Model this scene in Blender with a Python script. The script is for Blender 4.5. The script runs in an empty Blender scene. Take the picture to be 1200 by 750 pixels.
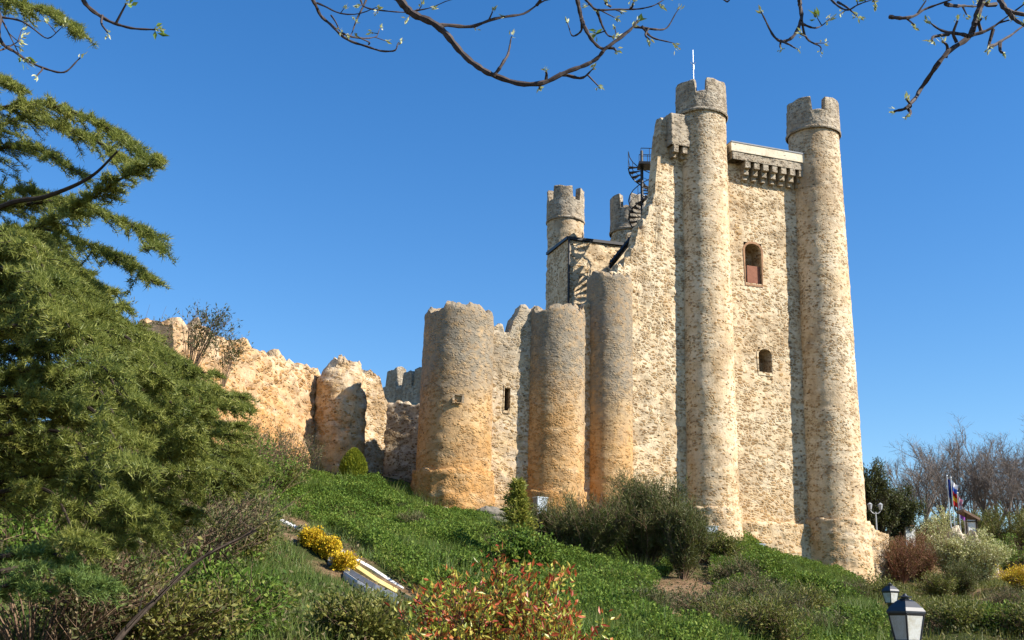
import bpy, math, random
import numpy as np
from mathutils import Matrix, Vector

random.seed(7)
RNG = np.random.default_rng(11)
scene = bpy.context.scene
COL = scene.collection
R = math.radians

# ------------------------------------------------------------------ camera
F = 1300.0                      # focal length in pixels of a 1200 px wide frame
PITCH, ROLL = R(16.0), R(1.5)
CAM = np.array([0.0, 0.0, 1.6])
FWD = np.array([0, math.cos(PITCH), math.sin(PITCH)])
_r0 = np.array([1.0, 0, 0]); _u0 = np.array([0, -math.sin(PITCH), math.cos(PITCH)])
RIGHT = math.cos(ROLL) * _r0 + math.sin(ROLL) * _u0
UP = -math.sin(ROLL) * _r0 + math.cos(ROLL) * _u0
cam_d = bpy.data.cameras.new('camera'); cam = bpy.data.objects.new('camera', cam_d); COL.objects.link(cam)
m = Matrix.Identity(4)
for i in range(3):
    m[i][0] = RIGHT[i]; m[i][1] = UP[i]; m[i][2] = -FWD[i]; m[i][3] = CAM[i]
cam.matrix_world = m
cam_d.sensor_fit = 'HORIZONTAL'; cam_d.sensor_width = 36; cam_d.lens = 36 * F / 1200
cam_d.clip_end = 3000; cam_d.clip_start = 0.05
scene.camera = cam

def ray(px, py):
    return FWD + RIGHT * (px - 600) / F - UP * (py - 375) / F
def at(px, py, D):               # the place seen at (px, py) whose distance along +Y is D
    d = ray(px, py); return CAM + d * (D / d[1])
def proj(P):
    v = np.atleast_2d(P) - CAM
    z = v @ FWD
    return 600 + F * (v @ RIGHT) / z, 375 - F * (v @ UP) / z, z
def mpp(P):                      # metres per pixel at P
    return float((np.asarray(P) - CAM) @ FWD) / F

# ------------------------------------------------------------------ light
SUN_AZ, SUN_EL = R(111), R(39)
sdir = Vector((math.sin(SUN_AZ) * math.cos(SUN_EL), math.cos(SUN_AZ) * math.cos(SUN_EL), math.sin(SUN_EL)))
ld = bpy.data.lights.new('sun', 'SUN'); ld.energy = 4.9; ld.angle = R(0.5); ld.color = (1.0, 0.93, 0.82)
lo = bpy.data.objects.new('sun', ld); COL.objects.link(lo); lo.rotation_euler = sdir.to_track_quat('Z', 'Y').to_euler()
w = bpy.data.worlds.new('World'); scene.world = w; w.use_nodes = True
nt = w.node_tree; bg = nt.nodes['Background']
sk = nt.nodes.new('ShaderNodeTexSky'); sk.sky_type = 'NISHITA'; sk.sun_disc = False
sk.sun_elevation = SUN_EL; sk.sun_rotation = SUN_AZ
sk.altitude = 800; sk.air_density = 1.3; sk.dust_density = 0.15; sk.ozone_density = 4.0
hs_ = nt.nodes.new('ShaderNodeHueSaturation'); hs_.inputs['Saturation'].default_value = 1.3; hs_.inputs['Hue'].default_value = .506
nt.links.new(sk.outputs[0], hs_.inputs['Color']); nt.links.new(hs_.outputs[0], bg.inputs[0]); bg.inputs[1].default_value = 0.090
scene.view_settings.view_transform = 'Standard'; scene.view_settings.look = 'None'
scene.view_settings.exposure = 1.0; scene.view_settings.gamma = 1
scene.render.engine = 'CYCLES'
scene.cycles.max_bounces = 6; scene.cycles.transparent_max_bounces = 4
scene.cycles.use_denoising = True

# ------------------------------------------------------------------ noise
def _hash(ix, iy, iz, seed):
    h = (ix.astype(np.int64) * 374761393 + iy.astype(np.int64) * 668265263 + iz.astype(np.int64) * 2147483647 + seed * 1274126177) & 0xffffffff
    h = ((h ^ (h >> 13)) * 1274126177) & 0xffffffff
    h = ((h ^ (h >> 16)) * 2246822519) & 0xffffffff
    return ((h ^ (h >> 15)) & 0xffffff) / float(0xffffff)
def vnoise(P, scale, seed=0):
    P = np.asarray(P, float) * scale
    i = np.floor(P); f = P - i; f = f * f * (3 - 2 * f); i = i.astype(np.int64)
    out = 0
    for dx in (0, 1):
        for dy in (0, 1):
            for dz in (0, 1):
                wgt = (f[..., 0] if dx else 1 - f[..., 0]) * (f[..., 1] if dy else 1 - f[..., 1]) * (f[..., 2] if dz else 1 - f[..., 2])
                out = out + wgt * _hash(i[..., 0] + dx, i[..., 1] + dy, i[..., 2] + dz, seed)
    return out * 2 - 1
def fbm(P, scale, oct=3, seed=0):
    a = 1.0; s = 0
    for k in range(oct):
        s = s + a * vnoise(P, scale * 2 ** k, seed + k * 17); a *= 0.5
    return s

# ------------------------------------------------------------------ mesh helpers
class MB:
    def __init__(s): s.v = []; s.f = []; s.n = 0; s.q = []
    def add(s, V, faces):
        s.v.append(np.asarray(V, float).reshape(-1, 3)); off = s.n; s.n += len(s.v[-1])
        for f in faces: s.f.append([i + off for i in f])
    def addq(s, V, Q):           # Q: (n,4) or (n,3) int array
        V = np.asarray(V, float).reshape(-1, 3); Q = np.asarray(Q)
        s.v.append(V); s.q.append(Q + s.n); s.n += len(V)
    def box(s, c, sx, sy, sz, X=(1, 0, 0), Y=(0, 1, 0), Z=(0, 0, 1), top=1.0):
        c = np.asarray(c, float); X = np.asarray(X, float); Y = np.asarray(Y, float); Z = np.asarray(Z, float)
        V = []
        for k in (0, 1):
            t = top if k else 1
            for a, b in ((-1, -1), (1, -1), (1, 1), (-1, 1)):
                V.append(c + X * a * sx / 2 * t + Y * b * sy / 2 * t + Z * (k - .5) * sz)
        s.add(V, [(3, 2, 1, 0), (4, 5, 6, 7), (0, 1, 5, 4), (1, 2, 6, 5), (2, 3, 7, 6), (3, 0, 4, 7)])
    def tube(s, pts, rad, sides=6, cap=True):
        pts = np.asarray(pts, float); n = len(pts); rad = np.broadcast_to(np.asarray(rad, float), (n,))
        T = np.gradient(pts, axis=0); T /= np.linalg.norm(T, axis=1)[:, None] + 1e-9
        ref = np.array([0, 0, 1.0]) if abs(T[:, 2]).mean() < .8 else np.array([1.0, 0, 0])
        A = np.cross(T, ref); A /= np.linalg.norm(A, axis=1)[:, None] + 1e-9; B = np.cross(T, A)
        th = np.arange(sides) * 2 * math.pi / sides
        V = pts[:, None] + rad[:, None, None] * (A[:, None] * np.cos(th)[None, :, None] + B[:, None] * np.sin(th)[None, :, None])
        i = np.arange(n - 1)[:, None] * sides; j = np.arange(sides)[None]; j2 = (j + 1) % sides
        s.addq(V, np.stack([i + j, i + j2, i + sides + j2, i + sides + j], -1).reshape(-1, 4))
        if cap and sides > 3:
            s.f.append([s.n - sides + k for k in range(sides)]); s.f.append([s.n - n * sides + k for k in range(sides - 1, -1, -1)])
    def twigs(s, P0, P1, r0, r1):  # many straight three sided twigs at once
        P0 = np.asarray(P0, float); P1 = np.asarray(P1, float); n = len(P0)
        T = P1 - P0; T /= np.linalg.norm(T, axis=1)[:, None] + 1e-9
        A = np.cross(T, np.array([.31, .52, .8])); A /= np.linalg.norm(A, axis=1)[:, None] + 1e-9; B = np.cross(T, A)
        r0 = np.broadcast_to(r0, (n,))[:, None]; r1 = np.broadcast_to(r1, (n,))[:, None]
        V = []
        for k in range(3):
            a = k * 2.0944; o = A * math.cos(a) + B * math.sin(a)
            V += [P0 + o * r0, P1 + o * r1]
        V = np.stack(V, 1)
        b = np.arange(n)[:, None] * 6
        Q = np.stack([b + np.array([[0, 2, 3, 1]]), b + np.array([[2, 4, 5, 3]]), b + np.array([[4, 0, 1, 5]])], 1).reshape(-1, 4)
        s.addq(V, Q)
    def leaves(s, P, D, L, W, rng=RNG, fold=.15):
        P = np.asarray(P, float).reshape(-1, 3); n = len(P); D = np.asarray(D, float).reshape(-1, 3)
        D = D / (np.linalg.norm(D, axis=1)[:, None] + 1e-9)
        S = np.cross(D, rng.normal(size=(n, 3))); S /= np.linalg.norm(S, axis=1)[:, None] + 1e-9
        Nn = np.cross(D, S)
        L = np.broadcast_to(L, (n,))[:, None]; W = np.broadcast_to(W, (n,))[:, None]
        V = np.stack([P, P + D * L * .45 + S * W * .5 + Nn * W * fold, P + D * L, P + D * L * .45 - S * W * .5 + Nn * W * fold], 1)
        b = np.arange(n)[:, None] * 4
        s.addq(V, b + np.array([[0, 1, 2, 3]]))
    def blades(s, P, D, L, W, rng=RNG):   # needles and grass blades: one thin triangle each
        P = np.asarray(P, float).reshape(-1, 3); n = len(P); D = np.asarray(D, float).reshape(-1, 3)
        D = D / (np.linalg.norm(D, axis=1)[:, None] + 1e-9)
        S = np.cross(D, rng.normal(size=(n, 3))); S /= np.linalg.norm(S, axis=1)[:, None] + 1e-9
        L = np.broadcast_to(L, (n,))[:, None]; W = np.broadcast_to(W, (n,))[:, None]
        V = np.stack([P - S * W * .5, P + S * W * .5, P + D * L], 1)
        s.addq(V, np.arange(n)[:, None] * 3 + np.array([[0, 1, 2]]))
    def build(s, name, mat, parent=None, smooth=False, origin=None):
        V = np.concatenate(s.v) if s.v else np.zeros((0, 3))
        if parent is not None: V = V - np.array(parent_origin(parent))
        elif origin is not None: V = V - np.asarray(origin)
        loops = []; tot = []
        for Q in s.q: loops.append(Q.reshape(-1)); tot.append(np.full(len(Q), Q.shape[1]))
        for f in s.f: loops.append(np.array(f)); tot.append(np.array([len(f)]))
        loops = np.concatenate(loops).astype(np.int32); tot = np.concatenate(tot).astype(np.int32)
        me = bpy.data.meshes.new(name); me.vertices.add(len(V)); me.vertices.foreach_set('co', V.astype(np.float32).ravel())
        me.loops.add(len(loops)); me.loops.foreach_set('vertex_index', loops)
        me.polygons.add(len(tot)); me.polygons.foreach_set('loop_start', np.concatenate([[0], np.cumsum(tot)[:-1]]).astype(np.int32))
        me.polygons.foreach_set('loop_total', tot)
        me.polygons.foreach_set('use_smooth', np.full(len(tot), smooth))
        me.update(calc_edges=True); me.validate()
        me.materials.append(mat)
        o = bpy.data.objects.new(name, me); COL.objects.link(o)
        if parent is not None: o.parent = parent
        elif origin is not None: o.location = origin
        return o

_org = {}
def parent_origin(p):
    o = np.zeros(3)
    while p is not None:
        o = o + np.array(p.location); p = p.parent
    return o
def thing(name, label, cat, loc, group=None):
    o = bpy.data.objects.new(name, None); o.empty_display_size = .3; COL.objects.link(o); o.location = [float(x) for x in loc]
    o['label'] = label; o['category'] = cat
    if group: o['group'] = group
    return o
def tag(o, label, cat, group=None):
    o['label'] = label; o['category'] = cat
    if group: o['group'] = group
    return o
def kind(o, k): o['kind'] = k; return o
def dup(root, loc, rotz, label, scale=1.0):
    r = root.copy(); COL.objects.link(r); r.location = [float(x) for x in loc]; r.rotation_euler = (0, 0, rotz); r.scale = (scale,) * 3; r['label'] = label
    for ch in list(root.children):
        c = ch.copy(); COL.objects.link(c); c.parent = r
        for g in ch.children:
            d = g.copy(); COL.objects.link(d); d.parent = c
    return r
def catmull(pts, n=8):
    P = np.asarray(pts, float); P = np.vstack([2 * P[0] - P[1], P, 2 * P[-1] - P[-2]])
    out = []
    for i in range(1, len(P) - 2):
        for t in np.arange(n) / n:
            a, b, c, d = P[i - 1], P[i], P[i + 1], P[i + 2]
            out.append(.5 * (2 * b + (c - a) * t + (2 * a - 5 * b + 4 * c - d) * t * t + (-a + 3 * b - 3 * c + d) * t ** 3))
    out.append(P[-2]); return np.array(out)

# ------------------------------------------------------------------ materials
class NT:
    def __init__(s, name):
        s.m = bpy.data.materials.new(name); s.m.use_nodes = True; s.t = s.m.node_tree
        s.b = s.t.nodes['Principled BSDF']; s.out = s.t.nodes['Material Output']
    def n(s, typ, **kw):
        x = s.t.nodes.new(typ)
        for k, v in kw.items(): setattr(x, k, v)
        return x
    def l(s, a, b): s.t.links.new(a, b)
    def mix(s, fac, a, b, blend='MIX'):
        x = s.n('ShaderNodeMix', data_type='RGBA', blend_type=blend)
        for sock, v in ((x.inputs[0], fac), (x.inputs[6], a), (x.inputs[7], b)):
            if hasattr(v, 'links'): s.l(v, sock)
            elif isinstance(v, (int, float)): sock.default_value = v
            else: sock.default_value = (*v, 1)
        return x.outputs[2]
    def ramp(s, src, stops):
        x = s.n('ShaderNodeValToRGB'); e = x.color_ramp.elements
        while len(e) < len(stops): e.new(.5)
        for el, (p, c) in zip(e, stops):
            el.position = p; el.color = (c, c, c, 1) if isinstance(c, (int, float)) else (*c, 1)
        s.l(src, x.inputs[0]); return x.outputs[0]
    def noise(s, vec, scale, detail=4, rough=.6):
        x = s.n('ShaderNodeTexNoise'); x.inputs['Scale'].default_value = scale; x.inputs['Detail'].default_value = detail; x.inputs['Roughness'].default_value = rough
        s.l(vec, x.inputs['Vector']); return x.outputs['Fac']
    def math(s, op, a, b=None, clamp=False):
        x = s.n('ShaderNodeMath', operation=op); x.use_clamp = clamp
        for sock, v in zip(x.inputs, (a, b)):
            if v is None: continue
            if hasattr(v, 'links'): s.l(v, sock)
            else: sock.default_value = v
        return x.outputs[0]

def mat_plain(name, col, rough=.6, metal=0.0, var=.15, scale=8, spec=.4):
    t = NT(name); tc = t.n('ShaderNodeTexCoord').outputs['Object']
    nz = t.noise(tc, scale, 5)
    c = t.mix(t.ramp(nz, [(.3, 0.0), (.7, 1.0)]), tuple(x * (1 - var) for x in col), tuple(min(1, x * (1 + var)) for x in col))
    t.l(c, t.b.inputs['Base Color']); t.b.inputs['Roughness'].default_value = rough; t.b.inputs['Metallic'].default_value = metal
    t.b.inputs['Specular IOR Level'].default_value = spec
    return t.m

def mat_leaf(name, cols, transl=.25, rough=.5, clump=.6, cscale=1.2, spec=.25):
    """cols: list of colours spread over the leaves at random; clump: strength of the patchy tone"""
    t = NT(name); geo = t.n('ShaderNodeNewGeometry'); tc = t.n('ShaderNodeTexCoord').outputs['Object']
    r = geo.outputs['Random Per Island']
    nz = t.noise(tc, cscale, 3)
    v = t.math('ADD', t.math('MULTIPLY', r, 1 - clump * .6), t.math('MULTIPLY', t.math('SUBTRACT', nz, .3), clump * 1.2), clamp=True)
    k = len(cols)
    c = t.ramp(v, [((i + .5) / k, cols[i]) for i in range(k)])
    t.l(c, t.b.inputs['Base Color']); t.b.inputs['Roughness'].default_value = rough; t.b.inputs['Specular IOR Level'].default_value = spec
    if transl:
        tr = t.n('ShaderNodeBsdfTranslucent'); t.l(t.mix(.5, c, (.28, .34, .06), 'MIX'), tr.inputs['Color'])
        mx = t.n('ShaderNodeMixShader'); mx.inputs[0].default_value = transl
        t.l(t.b.outputs[0], mx.inputs[1]); t.l(tr.outputs[0], mx.inputs[2]); t.l(mx.outputs[0], t.out.inputs[0])
    return t.m

def mat_stone(name, plaster, stone_a, stone_b, ochre, ochre_amt=.5, lichen=(.20, .185, .16), lich_z=None, lich_amt=.7,
              ochre_z=None, sc=5.6, plaster_cover=.5, bump=1.0, pale=(.66, .58, .45)):
    """rubble masonry: cells of stone in lime mortar, plaster left in patches, ochre staining, grey lichen towards the tops"""
    t = NT(name); tc = t.n('ShaderNodeTexCoord'); geo = t.n('ShaderNodeNewGeometry'); P = geo.outputs['Position']
    mp = t.n('ShaderNodeMapping'); mp.inputs['Scale'].default_value = (1, 1, 1.7); t.l(P, mp.inputs[0])
    wn = t.n('ShaderNodeTexNoise'); wn.inputs['Scale'].default_value = 1.7; wn.inputs['Detail'].default_value = 3; t.l(P, wn.inputs['Vector'])
    vm = t.n('ShaderNodeVectorMath', operation='MULTIPLY_ADD'); t.l(wn.outputs['Color'], vm.inputs[0]); vm.inputs[1].default_value = (.26,) * 3; t.l(mp.outputs[0], vm.inputs[2])
    vec = vm.outputs[0]
    vo = t.n('ShaderNodeTexVoronoi'); vo.inputs['Scale'].default_value = sc; t.l(vec, vo.inputs['Vector'])
    ve = t.n('ShaderNodeTexVoronoi', feature='DISTANCE_TO_EDGE'); ve.inputs['Scale'].default_value = sc; t.l(vec, ve.inputs['Vector'])
    sep = t.n('ShaderNodeSeparateColor'); t.l(vo.outputs['Color'], sep.inputs[0])
    cellr = sep.outputs[0]; cellg = sep.outputs[1]
    stone = t.mix(.10, t.mix(cellr, stone_a, stone_b), plaster)
    stone = t.mix(t.math('GREATER_THAN', cellg, .9), stone, tuple(x * .5 for x in stone_a))
    n_fine = t.noise(P, 9, 5, .7); n_mid = t.noise(P, 1.6, 4, .65); n_big = t.noise(P, .33, 4, .6)
    edge = t.ramp(ve.outputs['Distance'], [(.03, 0.0), (.19, 1.0)])
    mb_ = t.n('ShaderNodeMapping'); mb_.inputs['Scale'].default_value = (.35, .35, 1.0); mb_.inputs['Location'].default_value = (7, 3, 1); t.l(P, mb_.inputs[0])
    band = t.noise(mb_.outputs[0], .9, 5, .65)          # lifts of render and repairs, lying roughly level
    plcol = t.mix(t.ramp(t.math('ADD', t.math('MULTIPLY', n_mid, .5), t.math('MULTIPLY', band, .5)), [(.40, 0.0), (.58, 1.0)]), plaster, pale)
    # where plaster survives: broad patches broken by stones poking through
    cov = t.math('ADD', t.math('MULTIPLY', t.math('SUBTRACT', n_mid, .5), 1.6), t.math('MULTIPLY', t.math('SUBTRACT', cellg, .5), 1.5))
    cov = t.math('ADD', cov, t.math('MULTIPLY', t.math('SUBTRACT', n_fine, .5), .9))
    cov = t.math('ADD', cov, t.math('MULTIPLY', t.math('SUBTRACT', n_big, .5), 2.6))
    cov = t.ramp(t.math('ADD', cov, plaster_cover), [(.30, 0.0), (.66, 1.0)])
    vis = t.math('MULTIPLY', edge, t.math('SUBTRACT', 1.0, cov))        # 1 where a bare stone shows
    col = t.mix(vis, plcol, stone)
    sx = t.n('ShaderNodeSeparateXYZ'); t.l(P, sx.inputs[0]); z = sx.outputs[2]
    om = t.ramp(t.math('ADD', n_big, t.math('MULTIPLY', t.math('SUBTRACT', n_mid, .5), .5)), [(.38, 0.0), (.64, 1.0)])
    if ochre_z:
        zz = t.n('ShaderNodeMapRange'); t.l(t.math('ADD', z, t.math('MULTIPLY', t.math('SUBTRACT', n_big, .5), 6.0)), zz.inputs[0])
        zz.inputs[1].default_value = ochre_z[1]; zz.inputs[2].default_value = ochre_z[0]; om = t.math('MAXIMUM', t.math('MULTIPLY', om, .55), t.math('MULTIPLY', zz.outputs[0], t.ramp(n_mid, [(.25, .45), (.55, 1.0)])))
    col = t.mix(t.math('MULTIPLY', om, ochre_amt), col, ochre)
    # brown weather stains in vertical runs
    mv = t.n('ShaderNodeMapping'); mv.inputs['Scale'].default_value = (1.1, 1.1, .22); t.l(P, mv.inputs[0])
    run = t.ramp(t.noise(mv.outputs[0], 1.0, 5, .65), [(.50, 0.0), (.68, 1.0)])
    col = t.mix(t.math('MULTIPLY', run, .40), col, tuple(x * .62 for x in ochre))
    col = t.mix(t.math('MULTIPLY', t.ramp(band, [(.54, 0.0), (.66, 1.0)]), .38), col, tuple(x * .85 for x in stone_b))
    wth = t.noise(P, .55, 6, .72)
    col = t.mix(t.math('MULTIPLY', t.ramp(wth, [(.50, 0.0), (.60, 1.0)]), .46), col, tuple(.55 * a + .45 * b for a, b in zip(stone_a, (.24, .19, .13))))
    col = t.mix(t.math('MULTIPLY', t.ramp(t.noise(mb_.outputs[0], 2.3, 4, .6), [(.56, 0.0), (.70, 1.0)]), .5), col, pale)
    # small dark holes and weathered pits
    vp = t.n('ShaderNodeTexVoronoi'); vp.inputs['Scale'].default_value = 3.0; t.l(vec, vp.inputs['Vector'])
    pit = t.ramp(t.math('ADD', vp.outputs['Distance'], t.math('MULTIPLY', n_fine, .25)), [(.24, 1.0), (.36, 0.0)])
    sp2 = t.n('ShaderNodeSeparateColor'); t.l(vp.outputs['Color'], sp2.inputs[0])
    pit = t.math('MULTIPLY', pit, t.math('GREATER_THAN', sp2.outputs[2], .84))
    col = t.mix(t.math('MULTIPLY', pit, .8), col, tuple(x * .42 for x in stone_a))
    col = t.mix(t.ramp(n_fine, [(.30, .55), (.46, 0.0)]), col, tuple(x * .62 for x in stone_a))
    if lich_z:
        zz = t.n('ShaderNodeMapRange')
        t.l(t.math('ADD', z, t.math('ADD', t.math('MULTIPLY', t.math('SUBTRACT', n_big, .5), 5.0), t.math('MULTIPLY', t.math('SUBTRACT', n_mid, .5), 2.5))), zz.inputs[0])
        zz.inputs[1].default_value = lich_z[0]; zz.inputs[2].default_value = lich_z[1]
        lm = t.math('MULTIPLY', zz.outputs[0], t.ramp(t.noise(P, 3.2, 5, .7), [(.3, .25), (.55, 1.0)]))
        col = t.mix(t.math('MULTIPLY', lm, lich_amt), col, lichen)
    t.l(col, t.b.inputs['Base Color']); t.b.inputs['Roughness'].default_value = .95; t.b.inputs['Specular IOR Level'].default_value = .08
    h = t.math('ADD', t.math('MULTIPLY', vis, .5), t.math('MULTIPLY', n_fine, .8))
    h = t.math('SUBTRACT', h, t.math('MULTIPLY', pit, 1.1))
    bp = t.n('ShaderNodeBump'); bp.inputs['Strength'].default_value = 1.0; bp.inputs['Distance'].default_value = .05 * bump
    t.l(h, bp.inputs['Height']); t.l(bp.outputs[0], t.b.inputs['Normal'])
    return t.m

M_KEEP = mat_stone('keep_masonry', (.57, .45, .29), (.19, .11, .05), (.40, .28, .15), (.50, .27, .085), ochre_amt=.5, lich_z=(24, 32), lich_amt=.5, lichen=(.24, .20, .15),
                   ochre_z=(5, 15), plaster_cover=.58, pale=(.72, .62, .46))
M_WALLK = mat_stone('keep_wall_masonry', (.59, .465, .30), (.17, .10, .045), (.38, .26, .135), (.50, .27, .085), ochre_amt=.45, ochre_z=(5, 13), sc=4.4, plaster_cover=.36, lich_z=(26, 34), lich_amt=.5, pale=(.72, .62, .45))
M_CROWN = mat_stone('battlement_masonry', (.40, .315, .21), (.13, .09, .055), (.32, .24, .15), (.36, .24, .12), ochre_amt=.35, lich_z=(10, 22), lich_amt=.45, plaster_cover=.42)
M_TOWER = mat_stone('tower_masonry', (.50, .34, .17), (.20, .115, .045), (.38, .25, .12), (.43, .205, .055), ochre_amt=.86, lich_z=(11.4, 13.8), lich_amt=.95,
                    lichen=(.225, .195, .15), ochre_z=(7, 14.5), plaster_cover=.50, bump=1.1, sc=5.6, pale=(.60, .45, .27))
M_CURT = mat_stone('curtain_masonry', (.54, .41, .24), (.18, .11, .05), (.38, .27, .15), (.52, .28, .085), ochre_amt=.6, lich_z=(12.5, 16), lich_amt=.75, ochre_z=(5, 12), sc=4.6, plaster_cover=.38, lichen=(.28, .25, .2))
M_RUIN = mat_stone('ruin_masonry', (.56, .40, .235), (.24, .125, .045), (.44, .28, .13), (.46, .225, .065), ochre_amt=.82, ochre_z=(10.5, 14.4), plaster_cover=.56, bump=1.8, sc=3.4, pale=(.66, .54, .39))
M_SMALL = mat_stone('small_tower_masonry', (.54, .38, .2), (.22, .12, .045), (.4, .26, .12), (.52, .27, .075), ochre_amt=.85, ochre_z=(10, 14.5), plaster_cover=.6, bump=1.4, sc=4.4, lich_z=(13.0, 14.2), lich_amt=.55, lichen=(.50, .42, .32))
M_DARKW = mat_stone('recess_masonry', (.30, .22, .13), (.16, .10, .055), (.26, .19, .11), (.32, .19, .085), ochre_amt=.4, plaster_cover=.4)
M_RUBBLE = mat_stone('rubble_masonry', (.44, .31, .17), (.24, .14, .06), (.42, .29, .15), (.46, .26, .09), ochre_amt=.4, plaster_cover=.2, sc=3.8, bump=1.5)
M_GREYW = mat_stone('grey_masonry', (.42, .34, .23), (.2, .15, .1), (.38, .3, .2), (.40, .27, .13), ochre_amt=.3, plaster_cover=.4, lich_z=(5, 12), lich_amt=.45)
M_ROCK = mat_plain('grey_rock', (.17, .15, .12), .95, 0, .35, 6, .1)
M_CORNICE = mat_stone('cornice_stone', (.70, .63, .50), (.5, .42, .3), (.66, .58, .45), (.5, .37, .2), ochre_amt=.35, plaster_cover=1.2, bump=.3)
M_IRON = mat_plain('black_iron', (.018, .019, .022), .45, .0, .2)
M_LGREY = mat_plain('lamp_grey', (.34, .35, .36), .5, 0, .1)
M_LAMP = mat_plain('lamp_paint', (.02, .022, .028), .38, .0, .25, 20, .5)
M_BRICK = mat_plain('red_brick', (.33, .19, .11), .9, 0, .3, 6, .1)
M_BOARD = mat_plain('brown_board', (.25, .11, .07), .8, 0, .2, 5, .1)
M_WHITE = mat_plain('white_paint', (.70, .68, .63), .7, 0, .2, 2.5)
M_YEL = mat_plain('yellow_paint', (.72, .56, .20), .65, 0, .25, 3)
M_GREY = mat_plain('grey_panel', (.18, .19, .21), .6, 0, .15)
M_PLATE = mat_plain('pale_grey_metal', (.42, .46, .50), .5, .0, .12)
M_STEEL = mat_plain('galvanised_steel', (.5, .52, .54), .4, .6, .1)
M_BARK = mat_plain('dark_bark', (.045, .034, .026), .9, 0, .4, 14, .1)
M_BARKG = mat_plain('grey_bark', (.115, .092, .078), .9, 0, .35, 4, .1)
M_TWIG = mat_plain('branch_bark', (.055, .040, .036), .75, 0, .5, 30, .3)
M_TWIGP = mat_plain('pale_twig', (.36, .30, .24), .8, 0, .3, 30, .2)
M_DRYT = mat_plain('dry_twig', (.16, .105, .07), .9, 0, .4, 3, .1)
M_REDT = mat_plain('reddish_twig', (.20, .085, .055), .9, 0, .35, 1, .1)

def mat_ground():
    t = NT('hill_soil'); P = t.n('ShaderNodeNewGeometry').outputs['Position']
    a = t.noise(P, .35, 5, .65); b = t.noise(P, 3.5, 6, .7); c = t.noise(P, 14, 4, .7)
    col = t.mix(t.ramp(b, [(.35, 0.0), (.65, 1.0)]), (.16, .095, .05), (.33, .22, .13))
    col = t.mix(t.ramp(a, [(.42, 0.0), (.56, 1.0)]), col, (.06, .075, .022))
    col = t.mix(t.ramp(c, [(.3, .5), (.55, 0.0)]), col, (.07, .045, .028))
    t.l(col, t.b.inputs['Base Color']); t.b.inputs['Roughness'].default_value = 1; t.b.inputs['Specular IOR Level'].default_value = .05
    bp = t.n('ShaderNodeBump'); bp.inputs['Distance'].default_value = .12; t.l(t.math('ADD', b, t.math('MULTIPLY', c, .5)), bp.inputs['Height']); t.l(bp.outputs[0], t.b.inputs['Normal'])
    return t.m
M_GROUND = mat_ground()

M_CEDAR = mat_leaf('cedar_needles', [(.075, .105, .022), (.16, .185, .042), (.25, .265, .06), (.35, .335, .085)], .32, .5, .85, 1.3)
M_CEDARB = mat_leaf('cedar_needles_bluish', [(.07, .125, .03), (.14, .20, .05), (.22, .28, .07)], .25, .5, .7, 1.6)
M_IVY = mat_leaf('ivy_leaves', [(.035, .075, .010), (.07, .13, .016), (.115, .185, .026), (.18, .245, .04), (.26, .27, .07)], .25, .6, .8, .7, .15)
M_GRASS = mat_leaf('grass_blades', [(.055, .10, .018), (.09, .15, .028), (.14, .18, .04), (.24, .21, .09)], .28, .5, .7, .9)
M_DRYG = mat_leaf('dry_leaves', [(.04, .055, .016), (.075, .085, .026), (.13, .12, .05), (.24, .18, .11)], .12, .7, .6, 1.4)
M_YELF = mat_leaf('yellow_flowers', [(.42, .24, .01), (.62, .42, .015), (.72, .54, .03)], .2, .6, .3, 2)
M_BROOM = mat_leaf('broom_shoots', [(.038, .046, .014), (.07, .08, .022), (.105, .11, .032), (.16, .145, .055)], .15, .6, .7, .9)
M_PHG = mat_leaf('photinia_green', [(.16, .22, .022), (.34, .36, .04), (.50, .46, .07), (.60, .50, .12)], .32, .35, .3, 3, .35)
M_PHR = mat_leaf('photinia_red', [(.20, .025, .014), (.34, .05, .02), (.44, .10, .03), (.42, .20, .05)], .25, .4, .3, 3, .3)
M_CONL = mat_leaf('young_conifer', [(.10, .12, .02), (.20, .22, .035), (.31, .29, .05), (.40, .34, .07)], .3, .5, .5, 2)
M_TOPI = mat_leaf('golden_cypress', [(.09, .12, .012), (.19, .22, .016), (.30, .30, .025)], .25, .5, .5, 3)
M_DARKG = mat_leaf('dark_evergreen', [(.022, .030, .010), (.045, .055, .016), (.075, .08, .025), (.11, .10, .035)], .12, .6, .6, .6)
M_REDB = mat_leaf('reddish_leaves', [(.10, .045, .025), (.17, .075, .04), (.22, .11, .055), (.16, .12, .04)], .15, .7, .5, 1.0)
M_PALEV = mat_leaf('pale_catkins', [(.26, .28, .07), (.48, .48, .18), (.62, .60, .30), (.70, .66, .42)], .15, .6, .4, 1)
M_OLIVE = mat_leaf('olive_leaves', [(.05, .06, .015), (.10, .11, .022), (.17, .165, .035), (.25, .22, .06)], .2, .55, .6, 1)
M_BUD = mat_leaf('young_buds', [(.22, .26, .09), (.42, .45, .20), (.56, .55, .36)], .3, .5, .2, 8)
M_BUDL = mat_leaf('young_leaves', [(.10, .17, .03), (.18, .27, .05)], .3, .4, .2, 8)

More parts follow.
